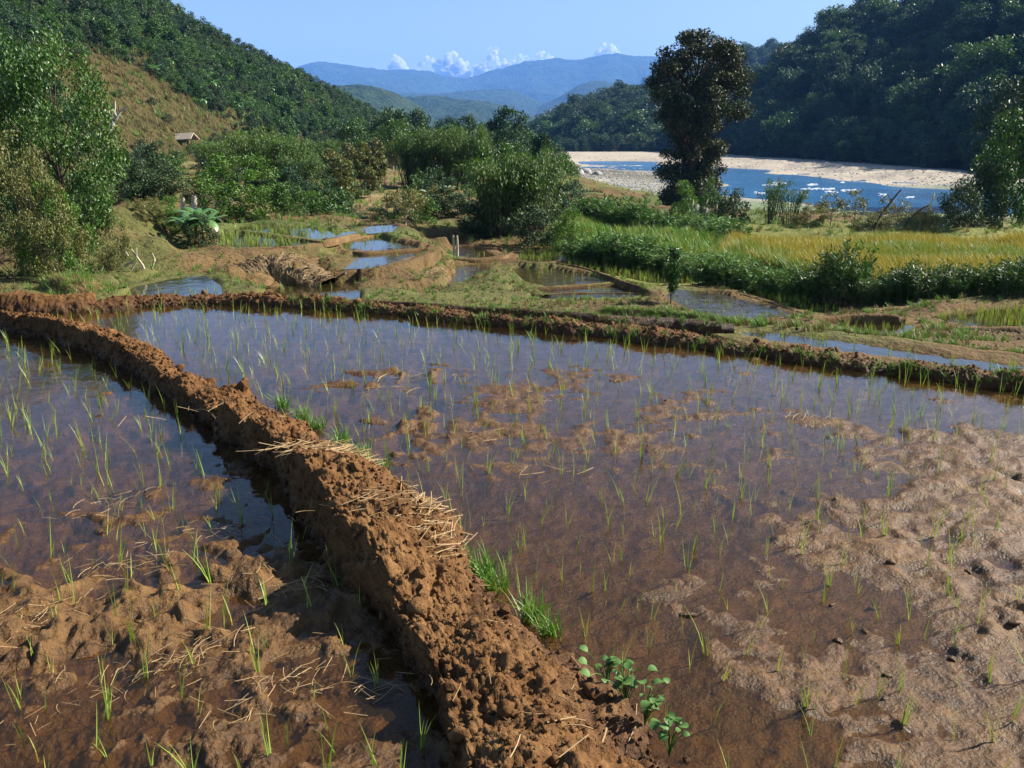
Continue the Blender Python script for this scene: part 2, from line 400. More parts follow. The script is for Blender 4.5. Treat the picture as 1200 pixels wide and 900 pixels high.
def crown_tree(seed, H, prof, th, nclump, cr, nleaf, leaf, trunk_r=None, limb=0.6, shell=0.45, lean=0.0, W=0.55, squash=0.8, pw=1.4):
    """prof: [(height fraction, half width)], th: trunk height fraction where limbs begin"""
    rg = np.random.default_rng(seed)
    hs = np.array([p[0] for p in prof]); ws = np.array([p[1] for p in prof])
    hh = rg.uniform(hs[0], hs[-1], nclump * 6)
    keep = rg.random(len(hh)) < (np.interp(hh, hs, ws) / ws.max()) ** pw + 0.05
    hh = hh[keep][:nclump]
    wv = np.interp(hh, hs, ws); a = rg.uniform(0, 2 * np.pi, len(hh)); rr = np.sqrt(rg.random(len(hh))) ** 0.7
    wv = np.maximum(wv - cr * 0.6, 0.05 * H)
    cen = np.stack([np.cos(a) * wv * rr + lean * hh * H, np.sin(a) * wv * rr, hh * H], -1)
    rad = cr * rg.uniform(0.6, 1.3, len(cen))
    crown = leaf_cloud(cen, rad, nleaf, leaf, rg, shell=shell, W=W, squash=squash)
    tr = trunk_r or H * 0.02
    n = 10; t = np.linspace(0, 1, n); top = min(hs[-1] * 0.93, 0.92)
    axis = np.stack([np.sin(t * 3 + seed) * 0.015 * H + lean * t * H * top, np.cos(t * 2.3 + seed) * 0.015 * H, t * H * top - 0.1], -1)
    axis[0, :2] = 0
    rr_ = tr * (1 - 0.85 * t) * (1 + 0.5 * np.exp(-t * 14))
    parts = [tube(axis, rr_, 8)]
    for k in range(len(cen)):
        if rg.random() > limb: continue
        z0 = max(th * H, cen[k, 2] - rg.uniform(0.1, 0.3) * H)
        f = min(z0 / (H * top), 0.95)
        st = np.array([np.interp(f, t, axis[:, j]) for j in range(3)])
        mid = (st + cen[k]) / 2 + np.array([0, 0, -0.03 * H])
        parts.append(tube(bez(st, mid, cen[k], 5), np.linspace(tr * (1 - 0.8 * f) * 0.5, tr * 0.06, 5), 5))
    return join(parts), crown
def bamboo(seed, H, R, nculm, nleaf, leaf):
    rg = np.random.default_rng(seed)
    stems, C, D = [], [], []
    for k in range(nculm):
        a = rg.uniform(0, 2 * np.pi); o = rg.uniform(0, 0.5) * R; h = H * rg.uniform(0.65, 1.0); out = R * rg.uniform(0.35, 1.0)
        d = np.array([math.cos(a), math.sin(a), 0])
        p = bez(d * o, d * (o + out * 0.45) + np.array([0, 0, h * 1.1]), d * (o + out) + np.array([0, 0, h * 0.86]), 12)
        stems.append(tube(p, np.linspace(0.009 * H, 0.002 * H, 12), 5))
        m = nleaf // nculm
        t = 1 - rg.random(m) * 0.93
        P = np.stack([np.interp(t, np.linspace(0, 1, 12), p[:, j]) for j in range(3)], -1)
        P += rg.normal(size=(m, 3)) * H * 0.05 * np.array([1, 1, 0.8])
        C.append(P); D.append(rg.normal(size=(m, 3)) * 0.7 + d * 0.5 + np.array([0, 0, -0.7]))
    C = np.concatenate(C); D = np.concatenate(D)
    Ls = leaf * rg.uniform(0.6, 1.4, len(C))
    return join(stems), leaf_quads(C, D, Ls, Ls * 0.22, rg)
def big_leaf(L, W, arch, seg=7, rg=None):
    """banana-like leaf along +X: midrib arches up then droops, blade folded in a V, slightly torn edge"""
    t = np.linspace(0, 1, seg + 1)
    x = L * (t - 0.25 * arch * t ** 3); z = L * (0.75 * t - arch * t ** 2)
    w = W * 0.5 * np.sin(np.clip(t * 0.93 + 0.07, 0, 1) * np.pi) ** 0.6
    w[0] = W * 0.04
    j = rg.uniform(0.75, 1.1, (2, seg + 1)) if rg is not None else np.ones((2, seg + 1))
    Lf = np.stack([x, w * j[0], z - w * 0.35], -1); Rt = np.stack([x, -w * j[1], z - w * 0.35], -1); C = np.stack([x, 0 * x, z], -1)
    V = np.stack([Lf, C, Rt], 1).reshape(-1, 3)
    return V, grid_faces(seg + 1, 3)
def rotz(V, a):
    c, s = math.cos(a), math.sin(a)
    return V @ np.array([[c, s, 0], [-s, c, 0], [0, 0, 1]])
def banana(seed, H, nl=9):
    rg = np.random.default_rng(seed)
    st = tube([(0, 0, -0.1), (0.01 * H, 0, H * 0.3), (0, 0.01 * H, H * 0.58)], [H * 0.05, H * 0.04, H * 0.02], 7)
    ls = []
    for k in range(nl):
        V, F = big_leaf(H * rg.uniform(0.5, 0.72), H * rg.uniform(0.13, 0.19), rg.uniform(0.35, 1.15), 7, rg)
        V = rotz(V, k * 2.4 + rg.uniform(-.4, .4)) + np.array([0, 0, H * rg.uniform(0.45, 0.58)])
        ls.append((V, F))
    return st, ls
def weed_bush(seed, H, R, nst, nl, leaf, W=0.2):
    """stand of upright leafy stems"""
    rg = np.random.default_rng(seed)
    stems, C, D = [], [], []
    for k in range(nst):
        a = rg.uniform(0, 2 * np.pi); r = R * math.sqrt(rg.random()) * 0.8; h = H * rg.uniform(0.55, 1.0) * (1 - 0.35 * (r / R) ** 2)
        b = np.array([math.cos(a) * r, math.sin(a) * r, -0.05]); d = np.array([math.cos(a), math.sin(a), 0]) * rg.uniform(0.0, 0.3) * h + rg.normal(size=3) * 0.06 * h
        p = bez(b, b + np.array([0, 0, h * .6]) + d * .2, b + np.array([0, 0, h]) + d, 5)
        stems.append(tube(p, np.linspace(0.006, 0.002, 5), 4))
        t = rg.uniform(0.1, 1.0, nl)
        P = np.stack([np.interp(t, np.linspace(0, 1, 5), p[:, j]) for j in range(3)], -1)
        dd = unit(rg.normal(size=(nl, 3)) * np.array([1, 1, 0.5])) * 0.8 + np.array([0, 0, 0.35])
        C.append(P + unit(dd) * leaf * 0.45); D.append(dd)
    C = np.concatenate(C); D = np.concatenate(D); Ls = leaf * rg.uniform(0.6, 1.4, len(C))
    return join(stems), leaf_quads(C, D, Ls, Ls * W, rg)
def tuft(seed, n, H, W, R, lean=0.6, seg=3):
    rg = np.random.default_rng(seed)
    a = rg.uniform(0, 2 * np.pi, n); r = R * np.sqrt(rg.random(n))
    return blades(np.stack([np.cos(a) * r, np.sin(a) * r, np.full(n, -0.01)], -1), H * rg.uniform(0.5, 1.1, n), W * rg.uniform(0.7, 1.2, n), rg.uniform(0.1, lean, n), rg, seg)
def two_mat(name, A, B, ma, mb):
    V, F = join([A, B])
    return mesh_np(name, V, F, [ma, mb], np.r_[np.zeros(len(A[1])), np.ones(len(B[1]))])
def rock_mesh(name, seed, mat, sub=2, squash=0.7, amp=0.35):
    import bmesh
    bm = bmesh.new(); bmesh.ops.create_icosphere(bm, subdivisions=sub, radius=1.0)
    V = np.array([v.co[:] for v in bm.verts])
    d = 1 + amp * fbm(V * 1.6 + seed * 7.3, 3, seed)
    V = V * d[:, None] * np.array([1, 0.8, squash])
    for v, c in zip(bm.verts, V): v.co = c
    me = bpy.data.meshes.new(name); bm.to_mesh(me); bm.free()
    me.materials.append(mat)
    me.polygons.foreach_set('use_smooth', np.full(len(me.polygons), sub > 1, bool))
    return me

def gn_scatter(name, protos, P, rot, scl, pid, label, cat):
    """one stuff object that instances the proto meshes on its points"""
    me = bpy.data.meshes.new(name); P = np.ascontiguousarray(P, np.float32); n = len(P)
    me.vertices.add(n); me.vertices.foreach_set('co', P.ravel())
    me.attributes.new('rot', 'FLOAT_VECTOR', 'POINT').data.foreach_set('vector', np.ascontiguousarray(rot, np.float32).ravel())
    me.attributes.new('scl', 'FLOAT_VECTOR', 'POINT').data.foreach_set('vector', np.ascontiguousarray(np.repeat(np.asarray(scl)[:, None], 3, 1) if np.ndim(scl) == 1 else scl, np.float32).ravel())
    me.attributes.new('pid', 'INT', 'POINT').data.foreach_set('value', np.ascontiguousarray(pid, np.int32))
    o = bpy.data.objects.new(name, me); link(o)
    g = bpy.data.node_groups.new(name, 'GeometryNodeTree')
    g.interface.new_socket('Geometry', in_out='INPUT', socket_type='NodeSocketGeometry')
    g.interface.new_socket('Geometry', in_out='OUTPUT', socket_type='NodeSocketGeometry')
    N, L = g.nodes, g.links
    gi, go, jn = N.new('NodeGroupInput'), N.new('NodeGroupOutput'), N.new('GeometryNodeJoinGeometry')
    def attr(nm, dt):
        a = N.new('GeometryNodeInputNamedAttribute'); a.data_type = dt; a.inputs[0].default_value = nm
        return [s for s in a.outputs if s.enabled][0]
    ar, as_, ap = attr('rot', 'FLOAT_VECTOR'), attr('scl', 'FLOAT_VECTOR'), attr('pid', 'INT')
    for k, pm in enumerate(protos):
        po = bpy.data.objects.new(name + '_source', pm)
        oi = N.new('GeometryNodeObjectInfo'); oi.inputs[0].default_value = po
        oi.inputs['As Instance'].default_value = True
        cp = N.new('FunctionNodeCompare'); cp.data_type = 'INT'; cp.operation = 'EQUAL'
        ins = [s for s in cp.inputs if s.enabled]; L.new(ap, ins[0]); ins[1].default_value = k
        ip = N.new('GeometryNodeInstanceOnPoints')
        L.new(gi.outputs[0], ip.inputs['Points']); L.new(cp.outputs[0], ip.inputs['Selection']); L.new(oi.outputs['Geometry'], ip.inputs['Instance'])
        L.new(ar, ip.inputs['Rotation']); L.new(as_, ip.inputs['Scale'])
        L.new(ip.outputs[0], jn.inputs[0])
    L.new(jn.outputs[0], go.inputs[0])
    o.modifiers.new('scatter', 'NODES').node_group = g
    return tag(o, label, cat, None, 'stuff')
def rz_only(n, rg, tilt=0.0):
    r = np.zeros((n, 3)); r[:, 2] = rg.uniform(0, 2 * np.pi, n)
    if tilt: r[:, :2] = rg.normal(size=(n, 2)) * tilt
    return r

# ------------------------------------------------------------------ terraces: ponds as (level, outline in photo pixels seen on that level)
PONDS = [
 # name-ish key, level, outline, rice density, label
 ('green_a', -1.10, [(252,284),(256,272),(300,272),(345,278),(372,284),(340,289),(275,291)], 3, 'bright green seedling bed on the terrace below the round bush'),
 ('green_b', -1.06, [(262,269),(285,264),(350,266),(420,272),(395,278),(372,281),(320,274),(290,270)], 2, 'pale green flooded bed curving behind the bright seedling bed'),
 ('p1', -1.22, [(418,270),(432,265),(462,263),(468,266),(462,272),(430,274)], 1, 'small still pond at the back of the left terraces'),
 ('p2', -1.32, [(391,285),(410,281),(438,277),(448,278),(470,284),(497,290),(455,293),(418,295),(398,291)], 1, 'pale reflecting pond with pointed right end on upper terrace'),
 ('p3', -1.38, [(398,316),(412,306),(405,299),(440,297),(503,291),(494,298),(462,309),(432,315)], 1, 'pale reflecting pond below the pointed one, spilling a thin stream'),
 ('p4', -1.62, [(272,345),(300,338),(380,329),(420,328),(426,345),(424,352),(300,352)], 1, 'brown pond under the straw covered bank'),
 ('l1', -1.10, [(120,352),(155,336),(200,326),(245,322),(263,335),(266,346),(240,352)], 1, 'brown green pond at the foot of the left bank'),
 ('p5', -1.92, [(528,300),(533,288),(560,288),(585,300),(560,303)], 1, 'small brown pond behind the two upright stakes'),
 ('p6', -2.00, [(506,334),(530,311),(576,308),(569,321),(550,330)], 1, 'small blue pond beside the grassy mound'),
 ('p7', -2.06, [(596,314),(640,310),(672,313),(700,322),(716,331),(640,336),(612,330)], 1, 'muddy pond with a brown shoal among the middle terraces'),
 ('p8', -2.10, [(612,346),(632,338),(700,336),(745,333),(768,343),(740,349),(640,351)], 1, 'long narrow pond just behind the far bund'),
 ('p9a', -1.95, [(602,304),(612,291),(650,294),(688,303),(660,306),(630,308)], 3, 'dark green rice bed in the shade of the bamboo'),
 ('p9b', -2.00, [(648,309),(690,305),(760,312),(845,326),(800,333),(760,332),(700,319)], 3, 'green rice bed along the foot of the tall weeds'),
 ('p10', -1.72, [(775,346),(790,338),(845,343),(935,368),(915,377),(850,375),(800,362)], 1, 'brown and blue pond beside the sapling'),
 ('p14', -1.75, [(838,333),(880,332),(960,347),(1000,360),(975,369),(945,366),(880,346)], 3, 'green rice bed in front of the dark willow weeds'),
 ('p11', -1.10, [(898,382),(912,377),(940,386),(965,394),(940,395)], 0.5, 'narrow blue sliver of water behind the grassy bund'),
 ('p12', -1.30, [(965,378),(990,374),(1040,375),(1078,383),(1060,394),(1010,393)], 3, 'brown green rice bed below the right hand path'),
 ('p13', -1.45, [(1080,372),(1120,364),(1200,357),(1290,352),(1300,376),(1200,384),(1130,383)], 3, 'green rice bed at the right edge below the weeds'),
 ('s1', -0.30, [(850,388),(900,388),(1000,400),(1100,415),(1215,430),(1330,445),(1330,462),(1215,447),(1090,427),(980,413),(900,402)], 2, 'long flooded strip between the far bund and the grassy bund'),
]
PW = {k: [at_z(x, y, z) for x, y in poly] for k, z, poly, dn, lb in PONDS}

# near paddies, level 0 (outlines on the water plane)
def z0(px): return [at_z(x, y, 0.0)[:2] for x, y in px]
FAR = z0([(-260,372),(-60,366),(60,368),(120,363),(180,357),(250,356),(330,358),(400,363),(470,370),(560,380),(650,388),(740,397),(850,412),(940,424),(1050,438),(1190,455),(1330,474)])
RIGHTFOOT = z0([(85,388),(160,404),(280,462),(400,528),(500,592),(552,648),(625,715),(705,795),(800,890)])
# centre line of the main bund: the right foot moved left by half the bund's width
rf = resample(np.array(RIGHTFOOT), 60)
tg = unit(np.gradient(rf, axis=0)); nl = np.stack([tg[:, 1], -tg[:, 0]], -1)
nl *= np.sign((nl @ np.array([-0.8, -0.6])))[:, None]
MAINC = rf + nl * np.interp(np.linspace(0, 1, len(rf)), [0, .35, .65, 1], [.17, .205, .26, .325])[:, None]
e0 = MAINC[0] - tg[0] * 2.6; e1 = MAINC[-1] + tg[-1] * 3.2
MAINC = np.concatenate([[e0, MAINC[0] - tg[0] * 1.2], MAINC, [e1]])

# ------------------------------------------------------------------ height of the valley: inverse-distance blend of known ground points
CP = []
def cp(x, y, z): CP.append((x, y, z))
def cpd(px, py, d): CP.append(tuple(at_d(px, py, d)))
def cpz(px, py, z): CP.append(tuple(at_z(px, py, z)))
for k, z, poly, dn, lb in PONDS:
    P = np.array(PW[k] + [PW[k][0]])
    L = np.sum(np.linalg.norm(np.diff(P, axis=0), axis=1))
    for q in resample(P, max(10, int(L / 0.45)), smooth=False): cp(q[0], q[1], z + 0.03)
for q in resample(np.array(FAR), 40): cp(q[0], q[1] + 0.1, -0.3); cp(q[0], q[1] - 0.8, -0.4)
for q in resample(np.array(FAR), 40):
    if -2.6 < q[0] < 2.2: cp(q[0] - .2, q[1] + 2.2, -1.0); cp(q[0] - .4, q[1] + 4.2, -1.7); cp(q[0] - .6, q[1] + 6.5, -2.0)
for x in np.linspace(-9, 9, 10):
    for y in (-6, -2, 1, 4): cp(x, y, -0.4)
for x in (-14, -9, -6.5): cp(x, 7.5, -0.35)
# left bank and slope
for a in [(60,352,11.5),(20,345,11.5),(90,338,12.5),(115,322,14),(40,325,13),(-60,322,13),(-200,318,14),(150,312,17),(190,302,19),(230,296,20.5),(170,280,20),(120,265,20),(140,245,22),
          (200,262,25),(235,258,27),(60,235,24),(-60,235,24),(-250,230,24),(165,235,30),(120,222,40),(60,215,45),(-100,215,50),(280,255,34),(340,257,36),(400,258,36),(450,258,34),(480,262,31),
          (270,312,18.6),(330,308,18.8),(350,300,19.2),(385,298,20.5),(385,318,19.4),(420,322,19.7),(515,318,20.5),(530,310,22.0),(505,288,24.5),(520,280,27),(545,282,28),(590,288,28.5),
          (480,325,19.5),(500,340,19.0),(440,340,18.5),(560,336,20.5),(575,324,21.5),(590,332,20.5),(600,342,19.0)]: cpd(*a)
for a in [(300,215,60),(250,205,70),(180,200,80),(400,215,60),(430,200,75),(370,235,45),(480,200,80),(540,205,75),(560,225,55),(600,235,45),(520,235,48),(640,262,36),(640,235,52),(650,222,70),
          (600,200,95),(560,190,120),(480,186,130),(560,184,190),(620,185,250)]: cpd(*a)
# bund backs on the right: ground between strip and lower beds
for a in [(700,384,12.5),(780,386,12),(850,388,10.5),(950,398,9.2),(1050,402,9.0),(1150,412,8.6),(1250,420,8.2),(1100,392,10.5),(1180,394,10.5),(720,366,16),(800,372,14.0),(560,378,16),(460,374,15.5),(330,376,12.5)]: cpd(*a)
# weed terrace, ripe field, river bank
for a in [(650,288,27),(720,296,25.0),(800,318,21.5),(870,330,20),(950,345,18.2),(1020,352,17.4),(1100,348,17.0),(1200,345,16.5),(1350,345,16)]: cpd(*a)
for x in np.arange(6.5, 22, 2.5):
    for y in (21, 25, 29, 33, 36): cp(x + (y - 21) * .22, y, -2.0 - (y - 21) * .045)
for x, y, z in [(4, 30, -2.1),(6, 36, -2.8),(2.5, 42, -3.0),(9, 45, -3.6),(18, 44, -3.6),(26, 40, -3.0),(30, 46, -3.4),(14, 55, -4.6),(5, 60, -4.4),(25, 58, -5.0),(36, 60, -5.0),(10, 75, -5.4),(16, 75, -5.2),(24, 78, -6.0),(40, 76, -6.3),(55, 80, -6.4),
                (2, 80, -4.5),(-4, 85, -3.0)]: cp(x, y, z)
# gravel bar (left), river bed, sand bank (far side)
for px, py, z in [(650,240,-7.2),(700,242,-7.6),(760,238,-7.9),(790,228,-8.1),(655,222,-7.3),(720,220,-7.7),(780,215,-8.2),(650,207,-7.4),(710,205,-7.8),(760,203,-8.2),(655,199,-7.7),(690,199,-8.1)]: cpz(px, py, z)
for px, py in [(700,196.5),(740,199),(780,203),(800,212),(808,225),(830,240),(860,250),(900,258),(960,266),(1040,272),(1150,278),(1300,282)]: cpz(px, py, -8.42)
for px, py in [(720,195.6),(760,196.5),(800,199),(850,205),(900,215),(950,222),(900,235),(1000,232),(1050,245),(1100,235),(1100,255),(1200,250),(1250,232),(1350,250)]: cpz(px, py, -9.6)
for px, py in [(640,194.0),(700,194.2),(740,194),(780,194.3),(850,195.5),(900,199),(950,204),(1000,211),(1060,214),(1110,217),(1160,219),(1260,224),(1400,232)]: cpz(px, py, -8.40)
for px, py in [(640,188),(780,189),(850,191),(900,193.5),(960,197),(1010,203),(1080,208),(1150,213),(1250,218)]: cpz(px, py, -7.7)
for px, py, z in [(640,183,-7.2),(700,182.5,-7.2),(780,183,-7.2),(850,185,-7.1),(900,187,-7.0),(960,190.5,-6.9),(1000,194,-6.8),(1080,200,-6.6),(1150,205,-6.4),(1250,208,-6.0)]: cpz(px, py, z)
for a in np.radians(np.arange(-178, 180, 14)):
    for r in (420, 900, 2500, 9000): cp(math.sin(a) * r, math.cos(a) * r, -9.0)
    if abs(a) > 1.0:
        for r in (14, 40, 120): cp(math.sin(a) * r, math.cos(a) * r, -0.5)
CP = np.array(CP)
PBB = {k: (min(p[0] for p in w), max(p[0] for p in w), min(p[1] for p in w), max(p[1] for p in w)) for k, w in PW.items()}
def height(x, y, rough=True):
    x = np.asarray(x, float).ravel(); y = np.asarray(y, float).ravel(); out = np.empty(len(x))
    for s in range(0, len(x), 6000):
        X, Y = x[s:s + 6000, None], y[s:s + 6000, None]
        d2 = (X - CP[None, :, 0]) ** 2 + (Y - CP[None, :, 1]) ** 2
        w = 1.0 / (d2 + 1e-3) ** 2
        out[s:s + 6000] = (w @ CP[:, 2]) / w.sum(1)
    r = np.hypot(x, y)
    if rough:
        P = xy0(x, y)
        amp = np.clip((r - 9) * 0.012, 0.02, 0.35) * np.where(out < -7.0, 0.12, 1.0)
        out = out + amp * fbm(P * 0.45, 5, 3) * 1.0 + np.clip(r * 0.004, 0, 0.05) * fbm(P * 2.2, 4, 9)
    # banks are dug away in front of the ponds so that each lies open towards the lower paddies
    m = np.nonzero((y > 8.5) & (y < 26) & (np.abs(x) < y * .75))[0]
    if len(m):
        fy = np.interp(x[m], np.array(FAR)[:, 0], np.array(FAR)[:, 1]); m = m[y[m] > fy + .5]
    for _ in range(9):
        if not len(m): break
        px, py = to_px(np.stack([x[m], y[m], out[m]], -1)); hit = np.zeros(len(m), bool)
        for k, z, poly, dn, lb in PONDS:
            c = inpoly(px, py - 1.5, poly)
            if c.any():
                yy = at_z(px[c], py[c], z)[1]; q = np.nonzero(c)[0]; hit[q[y[m][q] < yy - .25]] = True
        out[m[hit]] -= 0.09; m = m[hit]
    for k, z, poly, dn, lb in PONDS:
        x0, x1, y0, y1 = PBB[k]
        m = (x > x0 - 1) & (x < x1 + 1) & (y > y0 - 1) & (y < y1 + 1)
        if not m.any(): continue
        xi, yi = x[m], y[m]
        dd = polydist(xi, yi, PW[k], True); ins = inpoly(xi, yi, PW[k])
        o = out[m]
        shoal = z - 0.10 + (0.10 * fbm(xy0(xi, yi) * 1.3, 3, 5) if k in ('p7', 'p10', 'p6') else 0.02 * fbm(xy0(xi, yi) * 2, 2, 5))
        w = sstep(0.0, 0.35, dd)
        o = np.where(ins, shoal * w + (1 - w) * (z + 0.01), np.where(dd < 0.3, np.maximum(o, z + 0.02), o))
        out[m] = o
    return out
def on_ground(P):
    P = np.atleast_2d(P); return np.column_stack([P[:, 0], P[:, 1], height(P[:, 0], P[:, 1])])

# ground sheet: polar grid, fine inside the field of view, all round the viewpoint, out to 9 km
ang = np.radians(np.r_[np.arange(-180, -46, 4.0), np.linspace(-44, 44, 620), np.arange(48, 181, 4.0)])
rad = np.r_[np.geomspace(4.5, 60, 380), np.geomspace(60.7, 420, 190)[0:], np.geomspace(450, 9000, 14)]
A, R = np.meshgrid(ang, rad, indexing='ij')
GX, GY = (np.sin(A) * R), (np.cos(A) * R)
GZ = height(GX, GY).reshape(GX.shape)
gp = xy0(GX.ravel(), GY.ravel())
px_, py_ = to_px(np.stack([GX.ravel(), GY.ravel(), GZ.ravel()], -1))
def blend(c, c2, w): return c * (1 - w[:, None]) + np.asarray(c2) * w[:, None]
gx, gy, gz = GX.ravel(), GY.ravel(), GZ.ravel()
nz = fbm(gp * 0.35, 4, 41); nz2 = fbm(gp * 0.06, 4, 77)
tint = np.tile(np.array([0.125, 0.080, 0.034]), (len(gx), 1))                                  # bare earth
tint = blend(tint, (0.075, 0.115, 0.028), sstep(-0.15, 0.35, nz) * np.where(gy < 24, .55, .75))                          # weedy green
tint = blend(tint, (0.21, 0.155, 0.07), sstep(28, 45, gy) * sstep(-0.2, 0.25, nz2) * (gx < 5))  # dry grass of the orchard
tint = blend(tint, (0.13, 0.15, 0.03), (sstep(-1.6, -2.0, gz) * sstep(17, 20, gy) * sstep(60, 45, gy) * (gx > 2)) * 0.8)
gra = sstep(-6.0, -7.0, gz) * sstep(80, 105, gy) * sstep(500, 430, gy)
tint = blend(tint, (0.27, 0.26, 0.22), gra)
tint = blend(tint, (0.14, 0.19, 0.10), gra * sstep(175, 130, gy) * sstep(-0.45, 0.2, fbm(gp * 0.09, 4, 8)) * 0.9)
tint = blend(tint, (0.10, 0.09, 0.06), gra * sstep(165, 195, gy) * sstep(252, 225, gy) * (gx < 45) * sstep(-0.5, 0.1, fbm(gp * 0.05, 4, 18)))
sandm = gra * np.where((py_ < 220) & (gy > 165), 1.0, 0.0) * np.maximum(sstep(245, 262, gy), sstep(45, 60, gx))
tint = blend(tint, (0.34, 0.30, 0.24), sandm)
tint = blend(tint, (0.05, 0.07, 0.03), sstep(400, 460, np.hypot(gx, gy)))
go = mobj('ground', mesh_np('ground', np.stack([gx, gy, gz], -1), grid_faces(*GX.shape), M['ground'], smooth=True, attrs={'tint': tint}))
tag(go, kind='structure')

# river sheet
rv = mobj('river', mesh_np('river', np.array([(-40, 95, -8.4), (700, 95, -8.4), (700, 420, -8.4), (-40, 420, -8.4)]), np.array([[0, 1, 2, 3]]), M['river']))
tag(rv, kind='structure')
# ponds
for k, z, poly, dn, lb in PONDS:
    me = bpy.data.meshes.new('paddy_water'); me.from_pydata([tuple(p) for p in PW[k]], [], [tuple(range(len(PW[k])))]); me.materials.append(M['pond_ripple' if k in ('p5', 'p6', 'p7', 'p8', 'p10') else 'pond_water'])
    tag(mobj('paddy_water', me), lb, 'pond', kind='structure')

# ------------------------------------------------------------------ near paddies: mud bed and water sheet at level 0
EXPO = [(60,420,-.06),(150,520,-.05),(60,560,-.035),(250,560,-.02),(150,640,-.008),(60,740,.006),(220,720,.012),(330,700,.006),(150,830,-.012),(300,850,.0),(60,880,-.02),(400,870,-.01),(420,960,0),
        (250,380,-.06),(400,400,-.05),(600,400,-.05),(800,430,-.04),(1000,460,-.045),(1180,480,-.03),(350,440,-.04),(430,455,-.01),(520,450,-.012),(500,500,-.014),(640,470,-.014),(720,450,-.012),(820,470,-.010),(880,440,-.014),(620,550,-.028),(560,610,-.032),
        (750,520,-.012),(900,520,-.014),(780,620,-.024),(680,680,-.026),(760,760,-.03),(830,870,-.024),(720,830,-.03),(950,560,-.012),(1000,600,-.002),(850,700,-.004),(870,740,.006),(940,690,-.008),(980,640,.006),(1080,560,.010),(1160,520,.012),(1120,480,-.012),(1190,580,.018),
        (950,800,.010),(1010,770,.008),(900,780,.002),(960,720,-.012),(1060,740,.002),(1060,650,.012),(1130,680,.022),(1180,750,.022),(1100,820,.012),(1180,860,.014),(1020,860,-.004),(950,870,-.014),(900,860,-.012),(1100,920,.004),(900,960,-.02),(700,960,-.03),(1250,700,.02),(1300,550,.01),(1250,480,-.02)]
EX = np.array([(*at_z(a, b, 0)[:2], c + (.005 if a > 840 and b > 480 else .013 if 430 < a < 950 and 425 < b < 560 else .008 if a < 450 and b > 590 else 0.0)) for a, b, c in EXPO])
def mud_height(x, y):
    sh = np.shape(x); x = np.ravel(x); y = np.ravel(y); out = np.empty(len(x))
    for s in range(0, len(x), 20000):
        X, Y = x[s:s + 20000, None], y[s:s + 20000, None]
        d2 = (X - EX[None, :, 0]) ** 2 + (Y - EX[None, :, 1]) ** 2
        w = 1.0 / (d2 + 0.01) ** 2
        out[s:s + 20000] = (w @ EX[:, 2]) / w.sum(1)
    P = xy0(x, y)
    wq = P + 0.10 * np.stack([fbm(P * 3.2, 3, 2), fbm(P * 3.2, 3, 3), 0 * x], -1)
    n = 0.030 * fbm(wq * 2.2, 4, 21, .55) + 0.034 * (0.30 - np.abs(fbm(wq * 4.6, 3, 33))) + 0.020 * fbm(P * 13, 5, 55, .7) - 0.005
    lump = np.clip(np.minimum(0.66 - worley(wq * 7.5 + .25 * fbm(P * 16, 2, 81)[:, None], 12), 0.40), 0, 1) ** 1.5 * 0.085 * sstep(-.35, .25, fbm(P * 1.7, 3, 66))
    tr = np.clip(0.24 - worley(wq * np.array([3.1, 2.6, 1]) + 5, 71), 0, 1) * -0.20      # old footprints
    near = 0.8 + 1.0 * sstep(-0.3, -0.6, x)
    out = out + n * near + lump * sstep(-0.02, 0.012, out) * near + tr * sstep(-0.01, 0.01, out)
    return out.reshape(sh)
na, nr = 760, 620
aa = np.linspace(math.radians(-46), math.radians(46), na); rr = 1.0 / np.linspace(1 / 1.35, 1 / 11.5, nr)
A, R = np.meshgrid(aa, rr, indexing='ij')
MX, MY = np.sin(A) * R, np.cos(A) * R
keep_y = np.interp(MX, np.array(FAR)[:, 0], np.array(FAR)[:, 1]) + 0.25
MY = np.minimum(MY, keep_y)
MZ = mud_height(MX, MY)
mo = mobj('paddy_mud', mesh_np('paddy_mud', np.stack([MX, MY, MZ], -1).reshape(-1, 3), grid_faces(na, nr), M['mud'], smooth=True))
tag(mo, 'wet brown paddy mud with ridges rising from the shallow water', 'mud', kind='structure')
fx = np.array(FAR)
poly = [(-11, -3, 0), (9, -3, 0), (9, fx[-1, 1], 0)] + [(a, b + 0.12, 0) for a, b in fx[::-1]] + [(-11, fx[0, 1], 0)]
me = bpy.data.meshes.new('paddy_water'); me.from_pydata(poly, [], [tuple(range(len(poly)))]); me.materials.append(M['paddy_water'])
tag(mobj('paddy_water', me), 'shallow brown water of the two near paddies reflecting the sky', 'water', kind='structure')
side = np.array([(-11, -3, -.03), (9, -3, -.03), (9, 1.2, -.03), (-11, 1.2, -.03)])
tag(mobj('paddy_mud', mesh_np('paddy_mud', side, np.array([[0, 1, 2, 3]]), M['mud'])), 'mud of the paddies behind the viewpoint', 'mud', kind='structure')

